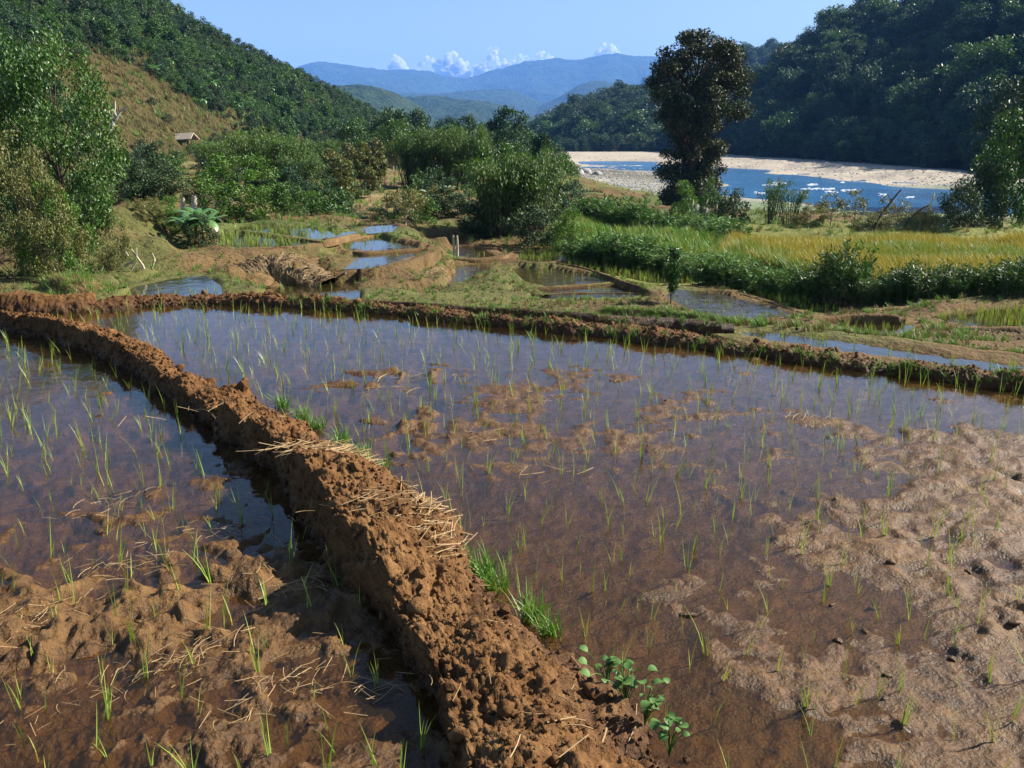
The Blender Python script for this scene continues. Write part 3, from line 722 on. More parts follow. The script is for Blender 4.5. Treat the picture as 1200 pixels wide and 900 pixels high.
# ------------------------------------------------------------------ bunds and banks: swept, heavily lumped earth
def sweep(name, path, z, width, height_, seed, nu, nv, mat, lump=1.0, cell=9.0, skirt=0.12, ends=0.15, prof=(2.4, 2.4), wave=0.2, wl=(0.34, 0.2), wall=None):
    path = np.asarray(path, float)[:, :2]
    C = resample(path, nu)
    T = unit(np.gradient(C, axis=0)); N = np.stack([T[:, 1], -T[:, 0]], -1)
    v = np.linspace(-1, 1, nv); av = np.abs(v)
    u = np.linspace(0, 1, nu)
    s3 = np.column_stack([C, np.zeros(nu)])
    width = np.interp(u, np.linspace(0, 1, len(np.atleast_1d(width))), np.atleast_1d(width)); hraw = np.interp(u, np.linspace(0, 1, len(np.atleast_1d(height_))), np.atleast_1d(height_)); height_ = hraw[:, None]
    wv = width * (1 + wave * fbm(s3 * 1.1 + seed, 3, seed)); hv = hraw * (1 + wave * 1.2 * fbm(s3 * 1.6 + seed * 3, 3, seed + 5))
    hv = hv * sstep(0, ends * 0.2 + 1e-6, u) * sstep(0, ends * 0.2 + 1e-6, 1 - u)
    z = np.broadcast_to(np.asarray(z, float), (nu,)) if np.ndim(z) == 0 or len(np.atleast_1d(z)) == nu else np.interp(u, np.linspace(0, 1, len(z)), z)
    vl = v if wall is None else np.interp(v, [-1, wall, 1], [-1, 0.66, 0.78])
    lat = vl[None] * wv[:, None] * 0.5
    P = np.zeros((nu, nv, 3))
    P[..., 0] = C[:, 0:1] + N[:, 0:1] * lat; P[..., 1] = C[:, 1:2] + N[:, 1:2] * lat
    body = np.clip(1 - av ** np.where(v < 0, prof[0], prof[1]), 0, 1) ** 0.8
    if wall is not None: body = np.where(v < wall, np.clip(1 - ((wall - v) / (1 + wall)) ** 2.6, 0, 1) ** .85, np.clip(1 - (v - wall) / (1 - wall), 0, 1))
    P[..., 2] = z[:, None] - skirt + (hv[:, None] + skirt) * body[None]
    Nrm = np.zeros_like(P); Nrm[..., 0] = N[:, 0:1] * v * 0.9; Nrm[..., 1] = N[:, 1:2] * v * 0.9; Nrm[..., 2] = 0.35 + body[None] * 0.65
    Nrm = unit(Nrm)
    Q = P + 0.35 / cell * np.stack([fbm(P * cell * .5, 3, seed + 60), fbm(P * cell * .5, 3, seed + 61), fbm(P * cell * .5, 3, seed + 62)], -1)
    w1, w2 = worley(Q * cell * 0.45, seed + 2), worley(Q * cell * 1.3, seed + 3)
    sel = sstep(-0.1, 0.25, fbm(P * cell * 0.22 + 9, 3, seed + 8))[...]
    d = lump * height_ * (0.62 * fbm(P * cell * 0.22, 4, seed + 1, 0.55) + wl[0] * (0.5 - w1) * sel + wl[1] * (0.45 - w2) * (0.3 + 0.7 * sel) + 0.17 * fbm(P * cell * 2.6, 5, seed + 4, 0.68))
    edge = sstep(1.0, 0.8, av)[None] * (1.0 if wall is None else np.where(v > wall, 0.8, 1.0)[None])
    P = P + Nrm * (d * (0.35 + 0.65 * edge))[..., None]
    o = mobj(name, mesh_np(name, P.reshape(-1, 3), grid_faces(nu, nv), mat, smooth=True))
    return o, P, Nrm
def px_path(pts, z): return np.array([at_z(x, y, z)[:2] for x, y in pts])

main, MP, MN = sweep('earth_bund', MAINC, 0.0, (0.34, 0.36, 0.40, 0.54, 0.74, 0.84), (0.13, 0.14, 0.17, 0.20, 0.22, 0.22), 4, 1300, 190, M['bund'], lump=1.15, cell=8, wave=0.45, wl=(0.62, 0.20), wall=0.35)
tag(main, 'broad lumpy brown earth bund running from the near centre to the far left', 'bund')
far, FP, FN = sweep('earth_bund', np.array(FAR)[2:] + np.array([0, 0.10]), 0.0, 0.34, 0.072, 9, 1100, 60, M['bund'], lump=1.35, cell=13, prof=(2.0, 4.0), wave=0.3)
tag(far, 'long low crumbly bund closing the far side of the near paddy', 'bund')
left_, LP_, LN_ = sweep('earth_bund', np.array(FAR)[:4] + np.array([0, 0.14]), 0.0, 0.42, 0.14, 10, 300, 40, M['bund'], lump=1.0, cell=11)
tag(left_, 'short low bund closing the left paddy at the photo edge', 'bund')

clods = [rock_mesh('clod', s, M['bund'], 2 if s < 3 else 1, 0.75, 0.55) for s in range(6)]
rg = np.random.default_rng(5)
def add_clods(parent, P, Nn, n, smin, smax, vlo, vhi, rg, ulo=0.0, uhi=1.0):
    nu, nv = P.shape[:2]
    for _ in range(n):
        i = int(rg.uniform(ulo, uhi) * (nu - 1)); j = int(rg.uniform(vlo, vhi) * (nv - 1))
        s = smin + (smax - smin) * rg.random() ** 2.5
        o = bpy.data.objects.new('clod', clods[rg.integers(6)]); link(o, parent)
        o.location = P[i, j] + Nn[i, j] * s * 0.25
        o.rotation_euler = rg.uniform(0, 6.28, 3); o.scale = s * rg.uniform(0.7, 1.3, 3)
add_clods(main, MP, MN, 290, 0.008, 0.040, 0.10, 0.90, rg, 0.05, 0.80)
add_clods(far, FP, FN, 180, 0.010, 0.036, 0.15, 0.85, rg, 0.05, 0.95)

CR = [rock_mesh('crumb', 20 + s, M['bund'], 1, .8, .6) for s in range(4)]
def crumbs(P, Nn, n, s0, s1, rg, label, uhi=1.0):
    nu, nv = P.shape[:2]; i = (rg.uniform(.03, uhi, n) * (nu - 1)).astype(int); j = (rg.uniform(.05, .95, n) * (nv - 1)).astype(int)
    r = rg.uniform(0, 6.28, (n, 3)); sz = s0 + (s1 - s0) * rg.random(n) ** 2.5
    gn_scatter('soil_crumbs', CR, P[i, j] + Nn[i, j] * (sz * .3)[:, None], r, sz, rg.integers(0, 4, n), label, 'soil')
crumbs(MP, MN, 9000, 0.003, 0.015, rg, 'fine soil crumbs covering the main bund', .85)
crumbs(FP, FN, 3000, 0.004, 0.016, rg, 'fine soil crumbs covering the far bund')
# second tier behind the far bund and the other terrace bunds
def bund(pts, z, w, h, seed, label, nu=260, nv=26, lump=1.0, cell=6.0, mat='earth', **kw):
    zz = z if np.isscalar(z) else z
    zs = [z] * len(pts) if np.isscalar(z) else z
    path = np.array([at_z(x, y, q)[:2] for (x, y), q in zip(pts, zs)])
    o, P, N = sweep('earth_bund', path, zs, w * .52, h * .34, seed, nu, nv, M[mat], lump=lump, cell=cell, **kw)
    return tag(o, label, 'bund'), P, N
BK = {}
BK['tier'] = bund([(330,352),(420,353),(500,357),(600,363),(700,369),(790,373),(860,380)], [-.05,-.05,-.05,-.08,-.1,-.15,-.2], 0.42, 0.05, 31, 'crumbly brown ridge of dug clods just behind the far bund', 600, 36, 1.3, 9, 'bund', skirt=0.5)
BK['grassy'] = bund([(700,362),(780,366),(850,375),(920,382),(1000,391),(1080,401),(1160,411),(1260,422)], [-.25,-.28,-.3,-.3,-.3,-.3,-.3,-.3], 0.45, 0.05, 32, 'green weedy bund behind the long flooded strip', 500, 30, 1.1, 8, 'earth', skirt=0.6)
bund([(396,291),(420,297),(450,294.5),(505,290.5)], -1.33, 0.28, 0.08, 33, 'thin bund with yellow grass between the two pale ponds')
bund([(392,319),(412,318),(440,314),(470,307),(496,297),(508,290),(490,286),(470,281.5),(448,276)], -1.40, 0.36, 0.07, 34, 'curved bund round the outer edge of the two pale ponds', lump=1.6, skirt=0.35)
bund([(380,291),(395,283),(415,279),(438,275.5),(470,275),(490,277)], -1.28, 0.26, 0.07, 35, 'dark low bund behind the pointed pale pond', skirt=.3)
bund([(250,270),(285,270.5),(320,275),(355,281),(378,285),(400,279),(420,274)], -1.07, 0.3, 0.09, 36, 'wavy thin bund between the two green seedling beds')
bund([(250,291),(300,291.5),(345,290),(380,285)], -1.1, 0.35, 0.07, 37, 'brown edge below the bright green seedling bed')
bund([(600,339),(650,337),(700,334),(750,332)], -2.06, 0.3, 0.09, 38, 'thin earth bund between the muddy pond and the narrow pond')
bund([(620,345),(680,344),(740,344),(775,346)], -2.1, 0.25, 0.07, 39, 'thin earth bund crossing the narrow pond')
bund([(575,306),(610,308),(640,307.5),(680,313),(710,323),(735,333),(775,344)], -1.98, 0.45, 0.12, 40, 'long bund curving right round the muddy pond', lump=.9, skirt=.3)
bund([(525,304),(550,305),(590,303),(600,296)], -1.9, 0.45, 0.10, 41, 'weedy bund in front of the brown pond with stakes', skirt=.3)
bund([(640,307),(690,304),(720,307)], -1.95, 0.3, 0.08, 42, 'thin shaded bund under the bamboo')
bund([(770,334),(800,335),(845,340),(890,352),(940,368),(968,380)], -1.72, 0.35, 0.10, 43, 'dark thin bund between the brown pond and the green bed', skirt=.3)
bund([(835,330),(880,330),(960,345),(1005,360),(985,372)], -1.73, 0.4, 0.10, 44, 'shaded bund at the foot of the willow weeds', skirt=.3)
bund([(960,396),(940,380),(965,373),(1000,371),(1060,372)], -1.2, 0.45, 0.14, 45, 'knobbly bund between the blue sliver and the brown green bed', skirt=.4)
bund([(1060,373),(1085,381),(1130,387),(1200,386)], -1.36, 0.4, 0.11, 46, 'thin bund below the right hand green bed', skirt=.3)
bund([(1000,366),(1070,362),(1130,354),(1200,349),(1290,345)], -1.45, 0.6, 0.16, 47, 'pale footpath bund under the weeds at the right', skirt=.3)

# larger banks
def bank(pts, z, w, h, seed, label, **kw):
    zs = [z] * len(pts) if np.isscalar(z) else z
    path = np.array([at_z(x, y, q)[:2] for (x, y), q in zip(pts, zs)])
    o, P, N = sweep('terrace_bank', path, zs, w, h, seed, 300, 60, M['earth'], cell=3.2, lump=0.75, skirt=0.3, ends=2.2, wave=.45, **kw)
    return tag(o, label, 'bank'), P, N
BK['straw'] = bank([(236,335),(275,330),(320,324),(360,323),(392,326)], [-1.5,-1.55,-1.55,-1.5,-1.5], 1.3, 0.42, 51, 'earth bank draped with dry straw above the brown pond')
BK['round'] = bank([(432,343),(470,336),(505,322),(522,308),(512,294)], -1.75, 0.7, 0.12, 52, 'rounded terrace bank patched with grass beside the pale ponds')
BK['mound'] = bank([(505,342),(548,336),(575,329),(590,333),(640,345)], -2.05, 0.8, 0.18, 53, 'small pointed mound grown with weeds between the ponds')
BK['leftmound'] = bank([(30,357),(75,350),(110,350),(135,357)], [-.6,-.6,-.65,-.7], 1.1, 0.34, 54, 'low heap of dug earth with green weeds behind the left bund')
BK['slope'] = bank([(268,318),(310,308),(350,303),(395,300)], [-1.3,-1.25,-1.25,-1.3], 1.5, 0.14, 55, 'brown earth slope below the green seedling beds')

# ------------------------------------------------------------------ hills
def hill(name, crest, base, seed, nu, nv, mat, amp, nscale, label, back=0.7, bulge=0.25, attr=None):
    """loft from a base line up to a crest line and down behind; both lines are (photo x, photo y, distance)"""
    cr = resample(np.array([at_d(*c) for c in crest]), nu); ba = resample(np.array([at_d(*b) for b in base]), nu)
    v = np.linspace(0, 1 + back, nv)
    t = np.clip(v, 0, 1)[None, :, None]
    P = ba[:, None] * (1 - t) + cr[:, None] * t
    rise = (cr[:, 2] - ba[:, 2])
    P[..., 2] += rise[:, None] * bulge * np.sin(np.pi * np.clip(v, 0, 1))[None] * 0.6
    b = np.clip(v - 1, 0, None)
    P[..., 1] += (np.maximum(cr[:, 1] - ba[:, 1], 40)[:, None]) * b[None] * 1.3
    P[..., 2] -= rise[:, None] * (b[None] / back) ** 1.4 * 1.05
    env = (np.sin(np.pi * np.clip(v, 0, 1)) ** 0.7 * (1 - 0.97 * np.clip(v, 0, 1) ** 2.5) + 0.03 * (v > 0.02))[None]
    n = fbm(P * nscale * np.array([1, 1, 0.4]), 6, seed) + 0.6 * (0.5 - np.abs(fbm(P * nscale * np.array([1.3, 0.5, 0.3]), 4, seed + 9)) * 2)
    P[..., 2] += amp * n * np.clip(env, 0, 1)
    P[..., 2] += cr[:, 1:2] * 0.0022 * fbm(P * nscale * 9, 4, seed + 30, .6) * np.clip(v * 3, 0, 1)[None]
    P[:, 0, 2] -= 2.0
    o = mobj(name, mesh_np(name, P.reshape(-1, 3), grid_faces(nu, nv), mat, smooth=True))
    tag(o, label, 'hill', kind='structure')
    return P
def hill_points(P, n, rg, vmax=1.0, back=0.7):
    nu, nv = P.shape[:2]
    area = np.linalg.norm(np.cross(P[1:, :-1] - P[:-1, :-1], P[:-1, 1:] - P[:-1, :-1]), axis=-1)
    lim = int((nv - 1) * vmax / (1 + back)); area[:, lim:] = 0
    k = rg.choice(area.size, n, p=(area / area.sum()).ravel()); i, j = np.unravel_index(k, area.shape)
    a, b = rg.random((2, n))
    Q = P[i, j] * ((1 - a) * (1 - b))[:, None] + P[i + 1, j] * (a * (1 - b))[:, None] + P[i, j + 1] * ((1 - a) * b)[:, None] + P[i + 1, j + 1] * (a * b)[:, None]
    return Q
HL = hill('left_hill', [(-700,-193,120),(-250,-133,150),(0,-68,170),(120,-27,190),(180,10,205),(240,50,235),(300,75,265),(345,98,295),(400,120,335),(440,150,375),(480,170,425),(530,185,470)],
          [(-500,190,45),(-250,190,60),(0,192,80),(100,186,100),(215,180,112),(300,184,135),(400,186,165),(470,186,215),(520,184,280),(560,182,330)], 3, 260, 150, M['hill_grass'], 2.2, 0.02, 'steep scrubby hillside rising at the left')
HR = hill('right_hill', [(820,163,370),(865,125,390),(905,95,405),(935,71,415),(962,59,420),(985,37,425),(1010,31,428),(1040,29,430),(1070,31,430),(1090,21,430),(1150,-17,425),(1250,-67,410),(1500,-107,380)],
          [(790,185,345),(850,187,325),(900,190,300),(960,193,268),(1000,197,245),(1080,204,215),(1150,209,195),(1250,214,175),(1450,225,140)], 5, 220, 140, M['hill_floor'], 6.0, 0.016, 'forested hill rising over the far river bank at the right')
HC = hill('middle_hill', [(560,193,760),(600,187,740),(650,169,690),(700,144,650),(740,121,640),(780,116,640),(830,112,650),(870,109,670),(950,102,700)],
          [(540,183,520),(600,184,470),(650,184,420),(750,184,385),(850,186,360),(950,188,350)], 7, 180, 110, M['hill_floor'], 9.0, 0.010, 'dark forested spur behind the sand bank')
HB = hill('back_hill', [(740,148,980),(790,106,980),(830,82,980),(860,68,980),(885,64,980),(920,68,990),(980,62,1000),(1060,68,1000)],
          [(720,178,760),(800,175,760),(900,170,760),(1060,165,780)], 8, 140, 90, M['hill_floor'], 12.0, 0.006, 'distant wooded hill top behind the tall tree')
hill('valley_hill', [(330,110,1500),(400,99,1500),(435,100,1550),(460,107,1600),(490,122,1700),(520,150,1800),(560,172,1900)], [(330,178,1000),(420,178,1000),(500,178,1100),(560,178,1250)], 11, 240, 160, M['mount'], 18, 0.0045, 'blue green wooded hill beyond the lone tree', bulge=0.0)
hill('valley_hill', [(440,125,2600),(475,114,2600),(505,110,2600),(535,116,2600),(560,118,2600),(590,124,2700),(625,136,2700),(650,145,2700),(700,150,2700),(760,150,2700)], [(430,176,1700),(520,176,1700),(600,176,1700),(760,176,1700)], 12, 260, 160, M['mount'], 34, 0.0030, 'blue green hills in the middle of the valley', bulge=0.0)
hill('mountain', [(380,120,5200),(430,112,5200),(480,108,5200),(520,110,5200),(560,105,5200),(595,103,5200),(625,116,5200),(655,122,5000),(700,130,5000)], [(380,170,3600),(540,170,3600),(720,170,3600)], 13, 240, 110, M['mount'], 90, 0.0014, 'low blue foothills under the main range', bulge=0.0)
hill('mountain', [(600,140,4600),(635,125,4600),(660,110,4600),(680,98,4600),(697,93,4600),(720,96,4600),(750,104,4600),(800,112,4600),(900,110,4600)], [(600,168,3300),(750,168,3300),(900,168,3300)], 14, 200, 110, M['mount'], 90, 0.0016, 'blue pyramid shaped mountain right of the valley', bulge=0.0)
hill('mountain', [(120,120,8200),(250,105,8200),(330,88,8200),(352,77,8200),(378,70.5,8200),(392,75,8200),(410,77,8200),(440,79.5,8200),(455,83,8200),(480,81,8200),(502,83,8200),(522,90,8200),(542,93,8200),(560,88,8200),(585,80,8200),(612,73,8200),(640,68,8200),(655,69,8200),(672,70,8200),(690,68,8200),(708,64,8200),(722,62,8200),(745,65,8200),(765,66,8200),(800,72,8200),(860,80,8200),(1000,95,8200)],
     [(120,165,5800),(400,165,5800),(700,165,5800),(1000,165,5800)], 15, 420, 140, M['mount'], 170, 0.0011, 'long blue mountain range closing the valley', bulge=0.0)

# ------------------------------------------------------------------ plants of the valley
def ground_hit(px, py, d0=9.5, d1=380):
    d = np.geomspace(d0, d1, 700); x, y, z = ray(px, py); t = d / y
    h = height(x * t, d, rough=False)
    below = np.nonzero(CAMZ + z * t < h)[0]
    k = below[0] if len(below) else len(d) - 1
    return np.array([x * t[k], d[k], h[k]])
def stand_at(px, d):
    x, y, z = ray(px, 150); t = d / y
    h = float(height([x * t], [d])[0]); return np.array([x * t, d, h])
def dist(p): return math.hypot(p[0], p[1])
PROTO = {}
def proto(key, fn):
    if key not in PROTO: PROTO[key] = fn()
    return PROTO[key]
def tree_pair(key, wood, leafmat, mk):
    def f():
        A, B = mk()
        return mesh_np(key + '_wood', *A, M[wood], smooth=True), mesh_np(key + '_leaves', *B, M[leafmat])
    return proto(key, f)
PROF = {'round': [(0.12, .30), (0.35, .46), (0.65, .48), (0.85, .34), (1.0, .12)],
        'dome': [(0.02, .55), (0.3, .62), (0.6, .55), (0.85, .36), (1.0, .14)],
        'tall': [(0.25, .16), (0.45, .24), (0.7, .26), (0.9, .18), (1.0, .06)],
        'open': [(0.35, .25), (0.6, .45), (0.8, .48), (0.95, .30), (1.0, .1)]}
def kind_mesh(kind, var):
    k = f'{kind}{var}'
    if kind == 'bush':    return tree_pair(k, 'bark', ['leaf_mid', 'leaf_bright', 'leaf_mid'][var % 3], lambda: crown_tree(100 + var, 1.0, PROF['dome'], .05, 40, .16, 6600, .044, .018))
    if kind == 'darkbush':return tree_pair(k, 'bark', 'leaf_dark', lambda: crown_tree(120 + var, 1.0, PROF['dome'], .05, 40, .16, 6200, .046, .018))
    if kind == 'olive':   return tree_pair(k, 'bark', 'leaf_olive', lambda: crown_tree(140 + var, 1.0, PROF['dome'], .05, 46, .13, 6200, .040, .014))
    if kind == 'neartree':return tree_pair(k, 'bark', 'leaf_mid', lambda: crown_tree(160 + var, 1.0, [(0.1, .42), (.35, .52), (.65, .5), (.85, .38), (1, .14)], .15, 70, .10, 24000, .021, .022, W=.55))
    if kind == 'nearolive':return tree_pair(k, 'bark', 'leaf_olive', lambda: crown_tree(145 + var, 1.0, PROF['dome'], .05, 60, .12, 11000, .028, .014))
    if kind == 'nearbush':return tree_pair(k, 'bark', 'leaf_bright', lambda: crown_tree(150 + var, 1.0, PROF['dome'], .05, 50, .13, 8000, .034, .014))
    if kind == 'tree':    return tree_pair(k, 'bark', 'leaf_mid', lambda: crown_tree(160 + var, 1.0, PROF['round'], .2, 36, .14, 6000, .042, .026))
    if kind == 'darktree':return tree_pair(k, 'bark', 'leaf_dark', lambda: crown_tree(180 + var, 1.0, PROF['open'], .25, 32, .14, 5600, .044, .03))
    if kind == 'orchard': return tree_pair(k, 'palebark', 'leaf_olive', lambda: crown_tree(200 + var, 1.0, PROF['tall'], .2, 26, .11, 1900, .06, .02))
    if kind == 'pole':    return tree_pair(k, 'bark', 'leaf_mid', lambda: crown_tree(220 + var, 1.0, PROF['tall'], .2, 28, .12, 2400, .055, .02))
    if kind == 'bamboo':  return tree_pair(k, 'bark', 'leaf_bamboo', lambda: bamboo(240 + var, 1.0, .5, 60, 10000, .055))
    if kind == 'sparse':  return tree_pair(k, 'bark', 'leaf_bamboo', lambda: bamboo(260 + var, 1.0, .35, 20, 2200, .06))
    if kind == 'weed':    return tree_pair(k, 'wood', 'leaf_weed', lambda: weed_bush(280 + var, 1.0, .62, 90, 34, .13, .24))
    if kind == 'willow':  return tree_pair(k, 'wood', 'leaf_mid', lambda: weed_bush(300 + var, 1.0, .60, 110, 36, .11, .22))
    if kind == 'stems':   return tree_pair(k, 'palebark', 'leaf_olive', lambda: crown_tree(320 + var, 1.0, [(0.5, .5), (.7, .75), (.9, .6), (1, .3)], .3, 26, .16, 1500, .07, .02, limb=1.0))
    if kind == 'dry':     return tree_pair(k, 'wood', 'leaf_olive', lambda: crown_tree(340 + var, 1.0, [(0.3, .3), (.6, .5), (.9, .4), (1, .2)], .2, 22, .12, 700, .06, .02, limb=1.0))
NAMES = {'neartree': ('broadleaf_tree', 'tree'), 'nearolive': ('shrub', 'shrub'), 'nearbush': ('shrub', 'shrub'), 'bush': ('shrub', 'shrub'), 'darkbush': ('shrub', 'shrub'), 'olive': ('shrub', 'shrub'), 'tree': ('broadleaf_tree', 'tree'), 'darktree': ('broadleaf_tree', 'tree'), 'orchard': ('orchard_tree', 'tree'),
         'pole': ('slender_tree', 'tree'), 'bamboo': ('bamboo_clump', 'bamboo'), 'sparse': ('bamboo_clump', 'bamboo'), 'weed': ('weed_bush', 'weeds'), 'willow': ('weed_bush', 'weeds'), 'stems': ('shrub', 'shrub'), 'dry': ('shrub', 'shrub')}
PART = {'shrub': ('stems', 'foliage'), 'bamboo_clump': ('culms', 'foliage'), 'weed_bush': ('stems', 'foliage')}
rgp = np.random.default_rng(77)
def plant(kind, px, py, hpx, wpx, label, d=None, var=0, group=None, sink=0.0, rz=None):
    p = ground_hit(px, py) if d is None else stand_at(px, d)
    if d is None: p[2] = float(height([p[0]], [p[1]])[0])
    depth = p[1] * math.cos(PITCH) - (p[2] - CAMZ) * math.sin(PITCH)
    H = hpx / FPX * depth * 1.02; W = wpx / FPX * depth
    wn0 = {'neartree': 1.05, 'nearolive': 1.3, 'nearbush': 1.3, 'bush': 1.3, 'darkbush': 1.3, 'olive': 1.3, 'tree': 1.05, 'darktree': 1.05, 'orchard': .62, 'pole': .62, 'bamboo': 1.0, 'sparse': .8, 'weed': 1.2, 'willow': 1.2, 'stems': 1.5, 'dry': 1.0}[kind]
    nm, cat = NAMES[kind]
    e = empty(nm, label, cat, (p[0], p[1], p[2] - sink * H - 0.02), rgp.uniform(0, 6.28) if rz is None else rz, (W / wn0, W / wn0, H), group)
    a, b = kind_mesh(kind, var); pn = PART.get(nm, ('trunk', 'crown'))
    mobj(pn[0], a, e); mobj(pn[1], b, e)
    return e, p, H
# left bank
plant('neartree', 62, 318, 255, 165, 'big leafy green tree at the left edge above the bank', d=16.5, var=1)
plant('nearolive', 8, 318, 165, 120, 'yellowish creeper covered thicket at the left photo edge', d=13.6, var=0)
plant('nearolive', 62, 325, 135, 100, 'creeper draped thicket at the foot of the big left tree', var=1)
plant('nearbush', 45, 322, 100, 95, 'bright green shrub low in the left thicket', d=13.2, var=1)
plant('nearolive', 108, 300, 80, 60, 'brownish shrub right of the creeper thicket', d=17.0, var=2)
plant('neartree', -35, 300, 290, 180, 'green tree cut off by the left photo edge', d=18, var=2)
plant('olive', 30, 150, 120, 130, 'dusty green tree top on the slope above the big left tree', d=40, var=1)
plant('bush', 95, 240, 55, 75, 'green shrub on the slope right of the big left tree', d=24, var=0)
plant('darkbush', 140, 238, 50, 80, 'dark shrub on the slope left of the hedge', d=30, var=0)
plant('darkbush', 178, 240, 45, 80, 'dark hedge shrub above the brown bank', d=31, var=1)
plant('nearbush', 202, 278, 38, 52, 'light green shrub at the top of the brown bank', var=1)
plant('olive', 176, 262, 26, 40, 'small dry shrub on the brown bank', var=2)
plant('nearbush', 282, 256, 78, 125, 'big round green bush behind the seedling beds', var=2)
plant('darkbush', 232, 256, 45, 70, 'dark bush left of the big round bush', d=33, var=2)
plant('bush', 338, 258, 42, 55, 'green bush right of the big round bush', var=0)
plant('pole', 330, 260, 40, 26, 'small dark tree standing at the edge of the seedling bed', var=0)
plant('bush', 366, 256, 28, 50, 'low green bush beside the weedy path', var=1)
for i, (x, y, h, w, d) in enumerate([(296,205,72,62,52),(262,190,52,50,62),(330,215,68,60,50),(350,228,55,50,46),(245,185,40,44,70),(375,190,40,44,75),(318,180,40,50,80)]):
    plant('bamboo', x, y, h, w, 'feathery bamboo clump behind the big round bush, ' + ORD[sorted([296, 262, 330, 350, 245, 375, 318]).index(x)] + ' from the left', d=d, var=i % 3, group='bamboo behind the round bush')
orch = [(398,248,58,36,40),(424,222,52,32,55),(442,226,46,28,54),(384,215,36,26,62),(408,205,34,26,72),(460,205,34,26,75),(432,240,34,24,46),(440,200,36,28,80)]
for i, (x, y, h, w, d) in enumerate(orch):
    plant('orchard', x, y, h, w, 'small slim orchard tree on the dry plot, ' + ORD[sorted(o[0] for o in orch).index(x)] + ' from the left', d=d, var=i % 3, group='orchard trees')
for i, (x, y, h, w, d) in enumerate([(484,232,72,52,58),(515,232,74,50,58),(546,232,74,54,57)]):
    plant('bamboo', x, y, h, w, f'dark arching bamboo clump of the central row, {ORD[i]} from the left', d=d, var=i % 3, group='central bamboo row')
mid = [('pole',566,250,78,36,42,'slim tree right of the central bamboo row'),('pole',590,236,66,40,50,'slim tree behind the dark big bamboo'),('pole',622,225,58,36,60,'slim tree at the right end of the central grove'),('tree',606,205,44,50,85,'round tree behind the central grove'),
       ('tree',575,200,40,50,95,'low tree behind the bamboo row'),('tree',640,210,36,46,80,'tree beside the gravel bar'),('darktree',660,200,24,40,150,'low dark tree by the gravel bar'),('tree',440,190,44,50,95,'tree at the foot of the left hill'),('tree',530,188,40,60,120,'tree beyond the bamboo row')]
for k, x, y, h, w, d, lb in mid: plant(k, x, y, h, w, lb, d=d, var=int(x) % 3)
plant('bamboo', 588, 292, 95, 90, 'big dark bamboo clump overhanging the small ponds', d=30, var=0)
plant('bamboo', 628, 292, 100, 80, 'big bamboo clump with sunlit right side by the weeds', d=30.5, var=1)
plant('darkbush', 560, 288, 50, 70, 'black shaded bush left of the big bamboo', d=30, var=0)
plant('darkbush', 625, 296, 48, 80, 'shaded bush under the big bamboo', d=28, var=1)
plant('bush', 668, 292, 48, 50, 'bright green bush right of the big bamboo', var=1)
plant('stems', 476, 262, 42, 66, 'pale stemmed shrub on the green plot', var=0)
plant('stems', 512, 258, 34, 50, 'pale stemmed shrub left of the shaded bush', d=36, var=1)
plant('darkbush', 440, 262, 22, 50, 'low dark shrub on the weedy path', d=33, var=2)
plant('darkbush', 405, 262, 16, 60, 'low shrub at the end of the green beds', d=35, var=0)
plant('darkbush', 535, 262, 30, 60, 'shaded shrub behind the grassy hummock', d=33, var=1)
for i, (x, y) in enumerate([(500,228),(520,226),(600,218)]):
    p = stand_at(x, 47); st, ls = banana(400 + i, 1.0, 8)
    e = empty('banana_plant', ['banana plant with pale shining leaves under the left bamboo', 'banana plant with pale shining leaves under the middle bamboo', 'pale banana plant by the slim trees'][i], 'banana plant', tuple(p), i, 1.0)
    mobj('stem', mesh_np('stem', *st, M['leaf_olive'], smooth=True), e)
    for L in ls: mobj('leaf', mesh_np('leaf', *L, M['leaf_pale'] if i < 2 else M['leaf_banana']), e)
# big-leaved clump on the bank corner
for i, (x, y, h) in enumerate([(222,288,38),(240,289,42),(232,284,46)]):
    p = ground_hit(x, y); st, ls = banana(420 + i, 1.0, 11)
    e = empty('banana_plant', ['left plant of the big leaved clump on the bank corner', 'right plant of the big leaved clump on the bank corner', 'rear tallest plant of the big leaved clump on the bank corner'][i], 'banana plant', tuple(p), i * 1.3, h / FPX * dist(p) * 1.15)
    mobj('stem', mesh_np('stem', *st, M['leaf_olive'], smooth=True), e)
    for L in ls: mobj('leaf', mesh_np('leaf', *L, M['leaf_banana'], smooth=True), e)
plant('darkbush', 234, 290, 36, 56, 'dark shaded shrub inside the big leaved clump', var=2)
# tall weeds along the terrace edge, left to right
WD = [(688,302,52,60),(716,306,58,64),(745,310,62,66),(775,314,60,66),(806,322,62,64),(838,330,58,62),(868,337,52,60),(898,344,56,60),(926,349,62,60)]
for i, (x, y, h, w) in enumerate(WD):
    plant('weed', x, y, h * rgp.uniform(.42, .72), w, f'leafy green weed thicket along the terrace edge, {ORD[i]} from the bamboo', var=i % 4, group='weed thickets along the terrace edge')
WL = [(958,352,72,64),(990,355,76,66),(1022,356,74,62),(1052,355,66,58),(1080,352,62,60),(1112,350,56,60),(1145,347,52,58),(1180,345,44,60),(1215,345,48,60)]
for i, (x, y, h, w) in enumerate(WL):
    plant('willow', x, y, h * rgp.uniform(.5, 1.05), w, f'dark bushy willow weed before the yellow field, {ORD[i]} from the left', var=i % 4, group='willow weeds before the yellow field')
for i, (x, h, d) in enumerate([(700,40,39),(735,44,38),(770,44,37),(800,40,36),(830,36,34),(855,34,32),(665,34,40)]):
    plant('weed', x, 280, h, 66, f'tall weed thicket of the rear rank, {ORD[i]} counting from the bamboo' if i < 6 else 'tall weed thicket right behind the bright bush', d=d, var=(i + 1) % 4, group='weed thickets of the rear rank')
